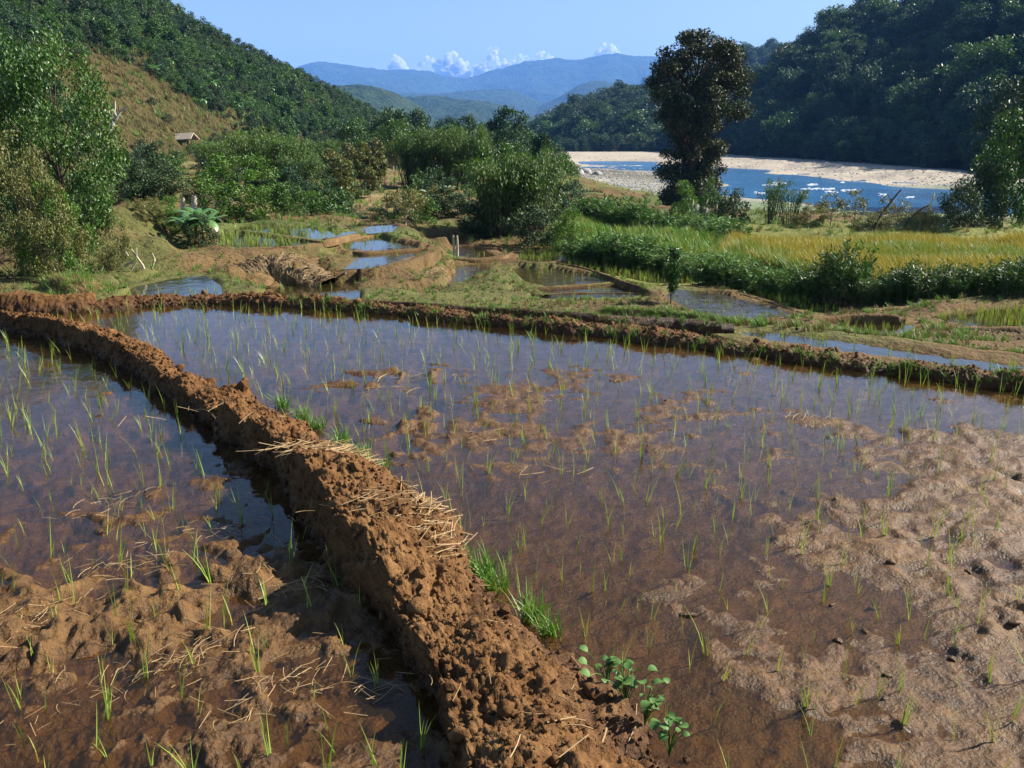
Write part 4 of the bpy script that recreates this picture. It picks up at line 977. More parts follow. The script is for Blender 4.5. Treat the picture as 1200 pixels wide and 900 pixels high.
# river bank shrubs
RB = [('darkbush',740,252,34,26,44,'small dark shrub before the gravel bar'),('bush',806,262,56,40,46,'green shrub below the left of the tall tree'),('bush',838,262,52,36,48,'green shrub below the right of the tall tree'),('darkbush',866,270,58,56,42,'dark round shrub on the river bank right of the tall tree'),
      ('sparse',912,270,60,36,42,'thin feathery bamboo against the river'),('sparse',936,270,48,40,42,'short feathery bamboo against the river'),('dry',985,272,40,40,41,'thin dry shrub against the river'),('dry',1012,272,46,44,40,'thin dry shrub beside the leaning trunks'),
      ('dry',1060,274,42,44,40,'thin dry shrub right of the leaning trunks'),('olive',1095,276,34,50,40,'low brownish shrub at the right of the field edge'),('darkbush',1140,278,54,60,40,'dark shrub in front of the right edge tree'),('darkbush',1165,275,80,60,42,'dark bush under the right edge tree'),
      ('tree',1190,278,125,90,43,'sunlit tree at the right photo edge by the river'),('darktree',1215,275,170,120,50,'tall dark tree cut off by the right photo edge'),('darktree',1178,240,150,90,110,'tall dark tree by the river behind the right edge shrubs'),('darktree',1225,235,190,110,120,'tallest dark riverside tree cut by the right photo edge'),
      ('olive',960,272,24,50,40,'low brown brush at the back of the yellow field'),('olive',1035,275,22,60,39,'low brush below the leaning trunks'),('darkbush',690,262,20,60,44,'low dark shrub left of the small river shrub'),('darkbush',775,262,26,60,46,'low shaded shrub below the tall tree'),('darkbush',660,268,22,50,40,'low shrub beside the gravel path')]
for i, (k, x, y, h, w, d, lb) in enumerate(RB): plant(k, x, y, h, w, lb, d=d, var=i % 3)
# sapling standing in the paddy
e, p, Hs = plant('pole', 786, 356, 62, 28, 'small leafy sapling standing beside the brown pond', var=1)
# lone trees on the skyline
plant('darktree', 483, 165, 42, 32, 'lone spreading tree standing against the blue hills', d=215, var=0)

# the tall river tree
pb = stand_at(815, 76)
prof = [(0.0, 2.3), (0.14, 3.1), (0.28, 2.9), (0.42, 3.2), (0.55, 4.0), (0.68, 4.6), (0.82, 4.5), (0.93, 3.4), (1.0, 1.6)]
Ht = 9.2 - pb[2]
A_, B_ = crown_tree(903, Ht, prof, .08, 175, 0.9, 72000, .20, .45, limb=0.8, shell=0.55, W=0.6, squash=0.75, pw=0.3)
big = empty('tall_tree', 'tall dark leafy tree standing alone on the river bank', 'tree', tuple(pb - np.array([0, 0, .3])), 0.6)
mobj('trunk', mesh_np('trunk', *A_, M['bark'], smooth=True), big); mobj('crown', mesh_np('crown', *B_, M['leaf_rust']), big)

# ------------------------------------------------------------------ forests on the hills
FT = []
for v in range(7):
    pr = [PROF['round'], PROF['open'], PROF['tall'], PROF['dome'], PROF['round'], PROF['tall'], PROF['open']][v]
    A_, B_ = crown_tree(500 + v, 1.0, pr, .25, 30, .14, 3000, .05, .02, limb=.4)
    FT.append(two_mat('forest_tree', A_, B_, M['bark'], M[['leaf_forest', 'leaf_mid', 'leaf_forest', 'leaf_dark', 'leaf_forest', 'leaf_forest', 'leaf_forest'][v]]))
rf_ = np.random.default_rng(31)
def forest(P, n, nobj, hmin, hmax, label, stuff_label, group, front=True):
    Q = hill_points(P, n, rf_, 1.03)
    x, y = to_px(Q)
    vis = (x > -60) & (x < 1260)
    Q = Q[vis]; d = np.linalg.norm(Q, axis=1)
    h = rf_.uniform(hmin * .75, hmax, len(Q)) * rf_.choice([1, 1, 1, .6, 1.5], len(Q))
    order = np.argsort(-(h / d)); Q, h = Q[order], h[order]
    pid = rf_.integers(0, 7, len(Q)); rot = rz_only(len(Q), rf_); w = rf_.uniform(0.9, 1.3, len(Q))
    for k in range(min(nobj, len(Q))):
        o = mobj('forest_tree', FT[pid[k]], None, Q[k] - np.array([0, 0, .08 * h[k]]), rot[k, 2], (h[k] * w[k], h[k] * w[k], h[k]))
        tag(o, label, 'tree', group)
    Q, h, pid, rot, w = Q[nobj:], h[nobj:], pid[nobj:], rot[nobj:], w[nobj:]
    if len(Q): gn_scatter('forest', FT, Q - np.array([0, 0, .08])[None] * h[:, None], rot, np.stack([h * w, h * w, h], -1), pid, stuff_label, 'forest')
forest(HR, 2300, 150, 6, 11, 'forest tree among many on the dark hill over the right river bank', 'dense dark forest covering the right hill', 'forest trees on the right hill')
forest(HC, 2300, 60, 8, 13, 'forest tree among many on the spur behind the sand bank', 'dense forest covering the spur behind the sand bank', 'forest trees on the middle spur')
forest(HB, 900, 0, 9, 15, '', 'forest on the distant hill top behind the tall tree', '')
# tree line along the foot of the right bank
edge = resample(np.array([at_d(*b) for b in [(640,184,400),(750,184.5,370),(850,186,335),(900,189,303),(960,192,272),(1000,195,250),(1080,202,220),(1150,207,198),(1230,212,182)]]), 90)
for k, q in enumerate(edge):
    h = rf_.uniform(7, 13) * (0.8 if q[1] > 330 else 1.0); v = int(rf_.integers(0, 7))
    o = mobj('forest_tree', FT[v], None, (q[0] + rf_.normal() * 2, q[1] + rf_.uniform(0, 8), q[2] - .5), rf_.uniform(0, 6.28), (h * .95, h * .95, h))
    tag(o, 'tree of the dark tree line at the foot of the hills along the sand bank', 'tree', 'tree line along the sand bank')

# scrub on the left hill, with bare grassy patch left open
SCR = []
for v in range(4):
    A_, B_ = crown_tree(540 + v, 1.0, PROF['dome'] if v < 3 else PROF['tall'], .1, 22, .17, 2000, .066, .018, limb=.3)
    SCR.append(two_mat('hillside_shrub', A_, B_, M['bark'], M[['leaf_mid', 'leaf_forest', 'leaf_dark', 'leaf_mid'][v]]))
for v in range(2):
    st, ls = banana(560 + v, 1.0, 9); SCR.append(two_mat('hillside_banana', st, join(ls), M['leaf_olive'], M['leaf_banana']))
Q = hill_points(HL, 11000, rf_, 1.02)
x, y = to_px(Q)
BARE = [(35,60),(60,62),(100,75),(140,72),(190,95),(235,128),(275,148),(262,165),(225,185),(150,215),(105,190),(95,130),(55,95)]
inb = inpoly(x, y, BARE) | inpoly(x, y, [(360,118),(395,120),(398,132),(362,130)])
low = (y > 150)
keep = (x > -80) & (x < 1000) & (~inb | (rf_.random(len(x)) < 0.10)) & (~low | (rf_.random(len(x)) < 0.45))
Q = Q[keep]; inb = inb[keep]
h = rf_.uniform(1.2, 3.0, len(Q)) * np.where(rf_.random(len(Q)) < 0.10, 1.6, 1.0) * np.where(inb, 0.5, 1.0)
pid = np.where(rf_.random(len(Q)) < 0.22, rf_.integers(4, 6, len(Q)), rf_.integers(0, 4, len(Q)))
h = np.where(pid >= 4, np.minimum(h, 2.4), h)
order = np.argsort(-h / np.linalg.norm(Q, axis=1)); Q, h, pid = Q[order], h[order], pid[order]
rot = rz_only(len(Q), rf_)
nsh = nba = 0; left = np.ones(len(Q), bool)
for k in range(len(Q)):
    ban = pid[k] >= 4
    if ban and nba < 90: nba += 1
    elif not ban and nsh < 130: nsh += 1
    else: continue
    left[k] = False
    o = mobj('banana_plant' if ban else 'hillside_shrub', SCR[pid[k]], None, Q[k] - np.array([0, 0, .1]), rot[k, 2], h[k])
    tag(o, 'wild banana plant among many on the steep left hillside' if ban else 'green shrub among many on the steep left hillside', 'banana plant' if ban else 'shrub', 'wild bananas on the left hillside' if ban else 'shrubs on the left hillside')
gn_scatter('scrub', SCR, Q[left] - np.array([0, 0, .1]), rot[left], h[left], pid[left], 'scrub covering the steep left hillside', 'scrub')
# low shrubs over the orchard plots and a grove of trees closing the valley floor
rq = np.random.default_rng(303); k = 0
while k < 110:
    px, d = rq.uniform(130, 690), math.exp(rq.uniform(math.log(31), math.log(120)))
    if 240 < px < 430 and d < 34: continue
    p = stand_at(px, d)
    if p[2] < -6: continue
    h = rq.uniform(.5, 1.3) * (1 + d / 90); v = int(rq.integers(0, 3))
    tag(mobj('plot_shrub', SCR[v], None, p - np.array([0, 0, .05]), rq.uniform(0, 6.28), (h * 1.1, h * 1.1, h)), 'low scrubby shrub among many on the dry plots of the valley floor', 'shrub', 'low shrubs on the valley floor'); k += 1
for k in range(46):
    px, d = rq.uniform(395, 655), rq.uniform(75, 240); p = stand_at(px, d)
    h = rq.uniform(4.0, 6.5) * (.75 + d / 300); v = int(rq.choice([0, 1, 2, 4, 5]))
    tag(mobj('grove_tree', FT[v], None, p - np.array([0, 0, .2]), rq.uniform(0, 6.28), (h * .95, h * .95, h)), 'green tree of the grove across the valley floor behind the bamboo row', 'tree', 'grove behind the bamboo row')
# dry grass on the hillside and the orchard plot
DG = [mesh_np('dry_tuft', *tuft(600 + v, 26, 1.0, .05, .35, 0.9), M['drygrass']) for v in range(2)] + [mesh_np('green_tuft', *tuft(603, 26, 1.0, .055, .35, 0.9), M['grass'])]
Q = hill_points(HL, 14000, rf_, 0.9); x, y = to_px(Q)
Q = Q[(x > -60) & (x < 420)]
gn_scatter('hill_grass', DG, Q, rz_only(len(Q), rf_, .15), rf_.uniform(.5, 1.2, len(Q)), np.where(rf_.random(len(Q)) < .75, rf_.integers(0, 2, len(Q)), 2), 'dry tussock grass on the bare patch of the left hillside', 'grass')

# ------------------------------------------------------------------ ground cover
def scatter_ground(n, ymin, ymax, rg, cond=None, near=1.6):
    a = rg.uniform(math.radians(-36), math.radians(36), n); r = np.exp(rg.uniform(math.log(ymin), math.log(ymax), n))
    X, Y = np.sin(a) * r, np.cos(a) * r
    ok = np.ones(n, bool)
    for k, w in PW.items(): ok &= ~inpoly(X, Y, w) & (polydist(X, Y, w, True) > 0.05)
    X, Y = X[ok], Y[ok]; Z = height(X, Y)
    if cond is not None:
        c = cond(X, Y, Z); X, Y, Z = X[c], Y[c], Z[c]
    return np.stack([X, Y, Z], -1)
rgg = np.random.default_rng(91)
farY = lambda X: np.interp(X, np.array(FAR)[:, 0], np.array(FAR)[:, 1])
Q = scatter_ground(16000, 9, 110, rgg, lambda X, Y, Z: (Z > -6) & (Y > farY(X) + .8) & (fbm(xy0(X, Y) * .3, 3, 41) > -0.25) & ~((X < 0) & (Y < 24) & (rgg.random(len(X)) < .7)))
s = rgg.uniform(.06, .20, len(Q)) * np.clip(np.hypot(Q[:, 0], Q[:, 1]) / 25, .6, 2.6)
gn_scatter('grass', DG, Q, rz_only(len(Q), rgg, .1), s, np.where(rgg.random(len(Q)) < .4, 0, 2), 'patchy green and dry grass on the terraces and plots', 'grass')
Q = scatter_ground(9000, 9, 26, rgg, lambda X, Y, Z: (Y > farY(X) + .5))
gn_scatter('soil_clods', CR, Q, rgg.uniform(0, 6.28, (len(Q), 3)), .010 + .025 * rgg.random(len(Q)) ** 3, rgg.integers(0, 4, len(Q)), 'broken soil strewn over the terrace banks', 'soil')
Q = scatter_ground(9000, 9, 26, rgg, lambda X, Y, Z: (Y > farY(X) + .5) & (fbm(xy0(X, Y) * .8, 3, 43) > -.05))
gn_scatter('bank_weeds', DG, Q, rz_only(len(Q), rgg, .2), rgg.uniform(.05, .13, len(Q)), np.where(rgg.random(len(Q)) < .35, 0, 2), 'short weeds on the terrace banks', 'grass')
# ripe yellow field
YG = [mesh_np('ripe_tuft', *tuft(620 + v, 22, 1.0, .035, .30, .8), M['yellow']) for v in range(3)] + [mesh_np('green_field_tuft', *tuft(625, 22, 1.0, .035, .3, .7), M['grass'])]
FLD = [at_z(*a, -2.0)[:2] for a in [(872,302),(905,318),(940,330),(1000,338),(1100,338),(1300,336),(1300,280),(1180,278),(1000,277),(890,274),(862,276),(852,286)]]
fx0, fx1 = min(p[0] for p in FLD), max(p[0] for p in FLD); fy0, fy1 = min(p[1] for p in FLD), max(p[1] for p in FLD)
X, Y = rgg.uniform(fx0, fx1, 22000), rgg.uniform(fy0, fy1, 22000); m = inpoly(X, Y, FLD); X, Y = X[m], Y[m]
Q = np.stack([X, Y, height(X, Y)], -1); gr = fbm(xy0(X, Y) * .45, 4, 13) > 0.10
gn_scatter('ripe_grass', YG, Q, rz_only(len(Q), rgg, .1), rgg.uniform(.32, .62, len(Q)), np.where(gr & (rgg.random(len(Q)) < .6), 3, rgg.integers(0, 3, len(Q))), 'ripe yellow grass field between the weeds and the river', 'grass')

MEA = [at_z(*a, -2.2)[:2] for a in [(640,300),(700,308),(800,322),(900,336),(880,300),(856,284),(866,270),(800,262),(700,260),(640,264)]]
X, Y = rgg.uniform(0, 11, 9000), rgg.uniform(19, 46, 9000); m = inpoly(X, Y, MEA)
for w in PW.values(): m &= ~inpoly(X, Y, w)
X, Y = X[m], Y[m]; Q = np.stack([X, Y, height(X, Y)], -1)
gn_scatter('tall_grass', [YG[3], DG[2], YG[0]], Q, rz_only(len(Q), rgg, .15), rgg.uniform(.18, .45, len(Q)), rgg.choice([0, 0, 1, 1, 2], len(Q)), 'tall green grass between the weed thickets', 'grass')
# ------------------------------------------------------------------ rice seedlings
SD = []
for v in range(9):
    rv_ = np.random.default_rng(700 + v); n = int(rv_.integers(2, 5))
    b = np.zeros((n, 3)); b[:, :2] = rv_.normal(size=(n, 2)) * .004; b[:, 2] = -.03
    SD.append(mesh_np('rice_seedling', *blades(b, .17 * rv_.uniform(.6, 1.15, n), .0043 * rv_.uniform(.7, 1.3, n), rv_.uniform(.03, .36, n), rv_, 4, .6), M['seedling']))
rgs = np.random.default_rng(17)
gx_, gy_ = np.meshgrid(np.arange(-6.2, 5.2, .143), np.arange(1.6, 10.4, .143))
gx_ = gx_.ravel() + rgs.uniform(-.085, .085, gx_.size); gy_ = gy_.ravel() + rgs.uniform(-.085, .085, gy_.size)
mc = resample(MAINC, 200)
dm = polydist(gx_, gy_, mc); inside = gy_ < np.interp(gx_, np.array(FAR)[:, 0], np.array(FAR)[:, 1]) - .12
yb = np.interp(gx_, mc[:, 0], mc[:, 1]); isleft = gy_ < yb
isleft &= gx_ < .6
ok = inside & (dm > .26) & (rgs.random(gx_.size) > .10)
X, Y, Lf = gx_[ok], gy_[ok], isleft[ok]
Z = np.maximum(mud_height(X, Y), -.01)
sx, sy = to_px(np.stack([X, Y, Z], -1))
vis = (sx > -40) & (sx < 1240) & (sy < 960); X, Y, Z, Lf, sx, sy = X[vis], Y[vis], Z[vis], Lf[vis], sx[vis], sy[vis]
sc_ = rgs.uniform(.65, 1.25, len(X)); pid = rgs.integers(0, 9, len(X)); rot = rz_only(len(X), rgs, .10)
infr = (sx > 5) & (sx < 1195) & (sy < 905)
order = np.argsort(-(sc_ / np.hypot(X, Y)) * infr); nobj = 290
for k in order[:nobj]:
    o = mobj('rice_seedling', SD[pid[k]], None, (X[k], Y[k], Z[k]), 0, sc_[k]); o.rotation_euler = rot[k]
    tag(o, 'thin young rice seedling standing in the left paddy among its like' if Lf[k] else 'thin young rice seedling standing in the near right paddy among its like', 'seedling', 'rice seedlings of the left paddy' if Lf[k] else 'rice seedlings of the near right paddy')
k = order[nobj:]
gn_scatter('rice_seedlings', SD, np.stack([X, Y, Z], -1)[k], rot[k], sc_[k], pid[k], 'thin rows of rice seedlings further out in the near paddies', 'seedlings')
# rice in the terrace ponds
SF = [mesh_np('rice_hill', *tuft(720 + v, 6, .16, .006, .03, .4, 2), M['seedling']) for v in range(3)]
PP = []
for key, z, poly_, dn, lb in PONDS:
    x0, x1, y0, y1 = PBB[key]; n = int((x1 - x0) * (y1 - y0) * 13 * (dn if dn > 1 else .35))
    X, Y = rgs.uniform(x0, x1, n), rgs.uniform(y0, y1, n); m = inpoly(X, Y, PW[key]) & (polydist(X, Y, PW[key], True) > .1)
    PP.append(np.stack([X[m], Y[m], np.full(m.sum(), z)], -1))
PP = np.concatenate(PP)
gn_scatter('terrace_rice', SF, PP, rz_only(len(PP), rgs, .06), rgs.uniform(.7, 1.2, len(PP)), rgs.integers(0, 3, len(PP)), 'young rice standing in the terrace ponds', 'rice')

# ------------------------------------------------------------------ grass and weeds on the bunds
GT = [mesh_np('grass_tuft', *tuft(640 + v, 70, .13, .006, .05, 1.1, 4), M['grass']) for v in range(3)]
def main_at(px, py, z=0.04):
    p = at_z(px, py, z); return p
for i, (px, py, s) in enumerate([(330,470,.9),(352,482,.8),(372,494,.9),(398,512,1.0),(420,528,.9),(446,548,1.0),(566,664,1.15),(580,678,.9),(624,712,1.0),(645,730,.8),(545,645,.7)]):
    p = main_at(px, py); o = mobj('grass_tuft', GT[i % 3], None, p - np.array([0, 0, .04]), i * 1.7, s)
    tag(o, f'green grass tuft at the main bund foot, {ORD[i]} from the far end' if i < 6 else f'green grass tuft on the near half of the main bund, {ORD[i - 6]} listed', 'grass tuft', 'grass tufts on the main bund')
TF = [mesh_np('bund_tuft', *tuft(650 + v, 16, .12, .006, .05, .9, 3), M['grass'] if v < 2 else M['drygrass']) for v in range(3)]
def tufts_on(P, Nn, n, vlo, vhi, rg, s0, s1, name, label, dry=.2, ulo=0, uhi=1):
    nu, nv = P.shape[:2]; i = (rg.uniform(ulo, uhi, n) * (nu - 1)).astype(int); j = (rg.uniform(vlo, vhi, n) * (nv - 1)).astype(int)
    gn_scatter(name, TF, P[i, j] - np.array([0, 0, .01]), rz_only(n, rg, .2), rg.uniform(s0, s1, n), np.where(rg.random(n) < dry, 2, rg.integers(0, 2, n)), label, 'grass')
tufts_on(BK['grassy'][1], BK['grassy'][2], 1500, .1, .95, rgs, .3, .75, 'bund_grass', 'green grass and weeds on the bund behind the flooded strip')
tufts_on(BK['tier'][1], BK['tier'][2], 260, .2, .95, rgs, .3, .7, 'bund_grass', 'sparse grass on the crumbly ridge behind the far bund', .2, .3, 1)
tufts_on(FP, FN, 300, .6, .97, rgs, .3, .7, 'bund_grass', 'sparse shoots along the water edge of the far bund', .1, .25, 1)
for key, nm, dr in (('round', 'rounded terrace bank', .35), ('mound', 'small pointed mound', .1), ('leftmound', 'heap of dug earth', .3), ('slope', 'brown slope', .6)):
    tufts_on(BK[key][1], BK[key][2], 700 if key != 'slope' else 350, .05, .95, rgs, .4, 1.0, 'bank_grass', f'patchy grass on the {nm}', dr)
# heart-leaved weed at the near foot of the bund
wl_ = np.array([(0, 0, 0), (.35, .5, .06), (1.0, 0, -.05), (.35, -.5, .06)]); 
def heart(L):
    t = np.linspace(0, 1, 6); w = L * .48 * np.sin(np.pi * np.clip(t * .86 + .10, 0, 1)) ** .7; w[-1] = .004 * L; x = L * t; z = L * .10 * np.sin(t * 3) - .12 * L * t * t
    V = np.stack([np.stack([x, w, z + .25 * w], -1), np.stack([x, 0 * x, z], -1), np.stack([x, -w, z + .25 * w], -1)], 1).reshape(-1, 3)
    return V, grid_faces(6, 3)
HLm = mesh_np('leaf', *heart(1.0), M['leaf_weed'], smooth=True)
for i, (px, py, n, s) in enumerate([(712,796,16,.027),(734,818,18,.030),(756,840,16,.028),(785,876,12,.026)]):
    p = main_at(px, py, .05); e = empty('weed_plant', ['pale broad leaved weed at the near right foot of the main bund, upper one', 'pale broad leaved weed at the near right foot of the main bund, second from top', 'pale broad leaved weed at the near right foot of the main bund, third from top', 'small broad leaved weed at the lowest end of the main bund'][i], 'weed', tuple(p))
    r_ = np.random.default_rng(800 + i); st = []
    for k in range(n):
        q = np.array([r_.normal() * .028, r_.normal() * .028, r_.uniform(.03, .10)]); st.append(tube(bez((0, 0, -.03), q * [.3, .3, .8], q, 5), .0015, 4))
        o = mobj('leaf', HLm, e, q, 0, s * r_.uniform(.6, 1.2)); o.rotation_euler = (r_.normal() * .3, r_.uniform(-.5, .3), r_.uniform(0, 6.28))
    mobj('stems', mesh_np('stems', *join(st), M['leaf_mid']), e)

# ------------------------------------------------------------------ straw
def straw_piece(L, W, bend, rg):
    t = np.linspace(-.5, .5, 5); x = L * t; y = bend * L * (t ** 2 - .1); w = W * .5
    return np.stack([np.stack([x, y + w, 0 * x], -1), np.stack([x, y, 0 * x + W * .4], -1), np.stack([x, y - w, 0 * x], -1)], 1).reshape(-1, 3), grid_faces(5, 3)
rst = np.random.default_rng(23)
ST = [mesh_np('straw', *straw_piece(1.0, .034, rst.normal() * .22, rst), M['straw']) for _ in range(6)]
MPf = MP[:, :int(MP.shape[1] * .68)].reshape(-1, 3)
def top_z(x, y):
    k = np.argmin((MPf[:, 0] - x) ** 2 + (MPf[:, 1] - y) ** 2); return MPf[k, 2]
def straw_heap(px, py, z, n, rx, ry, ang0, label, onbund=True, Lm=.14, spread=.5):
    p = at_z(px, py, z); e = empty('straw_heap', label, 'straw', (p[0], p[1], p[2]))
    for k in range(n):
        a = ang0; u, v = rst.normal() * rx, rst.normal() * ry
        x, y = u * math.cos(a) - v * math.sin(a), u * math.sin(a) + v * math.cos(a)
        h = (top_z(p[0] + x, p[1] + y) if onbund else max(float(mud_height(np.array([p[0] + x]), np.array([p[1] + y]))[0]), 0)) - p[2]
        o = mobj('straw', ST[rst.integers(6)], e, (x, y, h + rst.uniform(.002, .016)), 0, Lm * rst.uniform(.35, 1.3))
        o.rotation_euler = (rst.normal() * .3, rst.normal() * .22, ang0 + rst.normal() * spread)
    return e
straw_heap(392, 533, .18, 180, .14, .06, .5, 'pale straw heaped on the main bund beside the grass tufts')
straw_heap(500, 603, .16, 160, .06, .18, .3, 'pale straw hanging over the right edge of the main bund', True, .12, .9)
straw_heap(446, 600, .18, 36, .09, .05, .3, 'few pale straws lying across the main bund crest', True, .11, .4)
straw_heap(250, 480, .22, 24, .3, .08, .5, 'loose straws on the far half of the main bund', True, .10, 1.5)
straw_heap(640, 790, .22, 26, .15, .2, .5, 'loose straws on the near end of the main bund', True, .10, 1.5)
for i, (px, py, n) in enumerate([(150,660,34),(330,690,36),(215,770,34),(330,800,30),(60,720,26),(130,590,20),(420,800,22),(250,620,22),(120,800,22)]):
    straw_heap(px, py, 0.015, int(n * 1.9), .12, .06, rst.uniform(0, 1), f'matted straw and roots on the left paddy mud, {ORD[i]} of the scattered patches', False, .065, .8)
for i, (px, py, n) in enumerate([(480,440,22),(450,455,18),(620,470,18),(560,510,18),(960,490,14),(640,548,14)]):
    straw_heap(px, py, 0.01, n, .16, .06, 0.0, f'dead straw stranded on a mud shoal of the right paddy, {ORD[i]} of the patches', False, .10, .8)
# dark clods and stubble stranded in the paddy
rgm = np.random.default_rng(61); MC = [rock_mesh('mud_clod', 30 + s, M['mud'], 2, .6, .6) for s in range(5)]
k = 0
while k < 50:
    px, py = rgm.uniform(20, 1190), 390 + 500 * rgm.random() ** 1.2
    p = at_z(px, py, 0)
    if polydist(np.array([p[0]]), np.array([p[1]]), mc)[0] < .33 or p[1] > np.interp(p[0], np.array(FAR)[:, 0], np.array(FAR)[:, 1]) - .2: continue
    if rgm.random() > (.9 if px > 850 or px < 400 else .5): continue
    s = rgm.uniform(.006, .018); zz = max(float(mud_height(np.array([p[0]]), np.array([p[1]]))[0]), -.012)
    o = mobj('mud_clod', MC[k % 5], None, (p[0], p[1], zz + s * .2), 0, s); o.rotation_euler = (0, 0, rgm.uniform(0, 6.28)); o.scale = (s * rgm.uniform(.9, 1.7), s * rgm.uniform(.8, 1.3), s)
    tag(o, 'small dark mud clod poking from the wet paddy among its like', 'clod', 'mud clods in the near paddies'); k += 1

# hanging straw on the bank above the brown pond
def drape(key, n, vlo, vhi, L0, label, mat='drystraw', ulo=0, uhi=1):
    P, N = BK[key][1], BK[key][2]; nu, nv = P.shape[:2]; parts = []
    for _ in range(n):
        i = int(rst.uniform(ulo, uhi) * (nu - 1)); j = rst.uniform(vlo, vhi); L = L0 * rst.uniform(.5, 1.2); di = rst.normal() * 14
        t = np.linspace(0, 1, 5); jj = np.clip((j + t * L) * (nv - 1), 0, nv - 1).astype(int); ii = np.clip(i + t * di, 0, nu - 1).astype(int)
        C = P[ii, jj] + N[ii, jj] * rst.uniform(.0, .05) * np.sin(np.pi * (t * .8 + .2))[:, None]
        T = unit(np.gradient(P[:, nv // 2], axis=0))[ii] * rst.uniform(.006, .016)
        parts.append((np.stack([C - T, C + T], 1).reshape(-1, 3), grid_faces(5, 2)))
    o = mobj('hanging_straw', mesh_np('hanging_straw', *join(parts), M[mat]), BK[key][0]); o['kind'] = 'stuff'
drape('straw', 1900, .30, .85, .22, '')
drape('round', 700, .4, .85, .2, '', 'drystraw', 0, .45)

# ------------------------------------------------------------------ dead wood, stakes, hut, stones, foam
def sticks(pts_list, name, label, cat, mat, part='branch'):
    c = np.mean([p[0] for p in pts_list], axis=0); e = empty(name, label, cat, tuple(c))
    for pts, r in [(np.asarray(q[0:-1]), q[-1]) for q in pts_list]:
        mobj(part, mesh_np(part, *tube(resample(pts - c, 8), np.linspace(r, r * .4, 8), 6), M[mat], smooth=True), e)
    return e
def pxs(seq, d): return [at_d(a, b, d) for a, b in seq]
sticks([pxs([(114,214),(122,180),(130,150),(141,130)], 29) + [.11], pxs([(130,150),(134,138),(135,118)], 29) + [.05], pxs([(141,130),(150,124)], 29) + [.04], pxs([(122,180),(118,165),(121,150)], 29) + [.04]], 'dead_tree', 'pale leaning dead trunk on the slope right of the big left tree', 'dead tree', 'palebark', 'limb')
q = ground_hit(170, 325)[1]
sticks([pxs([(172,327),(168,312),(154,292)], q + .3) + [.03], pxs([(168,312),(160,300),(160,290)], q + .3) + [.02], pxs([(146,312),(158,304)], q) + [.03], pxs([(154,316),(160,306)], q) + [.022], pxs([(176,318),(182,305),(178,296)], q + .5) + [.02], pxs([(118,318),(121,311)], q) + [.03], pxs([(172,333),(160,331)], q - .3) + [.02], pxs([(150,300),(146,292)], q + .4) + [.018]], 'dead_branches', 'pale dead branches lying on the brown left bank', 'branches', 'palebark')
for i, (x, t) in enumerate([(531.5, 276), (536, 277)]):
    p = at_z(x, 300, -1.9); d = p[1]
    o = mobj('stake', mesh_np('stake', *tube(np.array([(0, 0, -.2), (.01, 0, .3), (0, .01, 24 / FPX * d)]), [.035, .03, .028], 7), M['palebark'], smooth=True), None, p)
    tag(o, ['left upright wooden stake in the brown pond', 'right upright wooden stake in the brown pond'][i], 'stake')
for i, (x, yb, yt, r) in enumerate([(213, 246, 231, .07), (226, 245, 229, .09), (167, 248, 240, .06)]):
    d = 27.0; a = at_d(x, yb, d); b = at_d(x + 1.5, yt, d)
    o = mobj('stump', mesh_np('stump', *tube(np.array([a - [0, 0, .5], (a * .6 + b * .4) + [.02, 0, 0], b]) - a, [r * 1.1, r, r * .75], 9), M['palebark'], smooth=True), None, a)
    tag(o, ['left pale cut stem standing above the big leaved clump', 'right pale cut stem standing above the big leaved clump', 'short pale stem left of the light green shrub'][i], 'stem')
# hut
hp = at_d(216, 176, 118); hp[2] -= .3
hut = empty('thatched_hut', 'small open field hut with grey thatched roof on the left hillside', 'hut', tuple(hp), math.radians(-8))
def slab(name, V, mat, parent, th=.12):
    V = np.asarray(V, float); n = np.cross(V[1] - V[0], V[3] - V[0]); n = n / np.linalg.norm(n) * th
    VV = np.concatenate([V, V - n]); F = np.array([[0, 1, 2, 3], [7, 6, 5, 4], [0, 4, 5, 1], [1, 5, 6, 2], [2, 6, 7, 3], [3, 7, 4, 0]])
    return mobj(name, mesh_np(name, VV, F, M[mat]), parent)
rf1 = slab('roof', [(-1.6, -1.2, 1.55), (1.6, -1.2, 1.75), (1.45, .05, 2.5), (-1.35, .05, 2.35)], 'thatch', hut); slab('roof', [(-1.35, .06, 2.35), (1.45, .06, 2.5), (1.6, 1.3, 1.7), (-1.6, 1.3, 1.5)], 'thatch', hut)
for x in (-1.2, 1.2):
    for y in (-.9, .9): mobj('post', mesh_np('post', *tube([(x, y, -1.0), (x, y, 1.0), (x, y, 1.8)], .07, 6), M['wood'], smooth=True), hut)
slab('floor', [(-1.3, -1.0, .5), (1.3, -1.0, .5), (1.3, 1.0, .5), (-1.3, 1.0, .5)], 'wood', hut, .08)
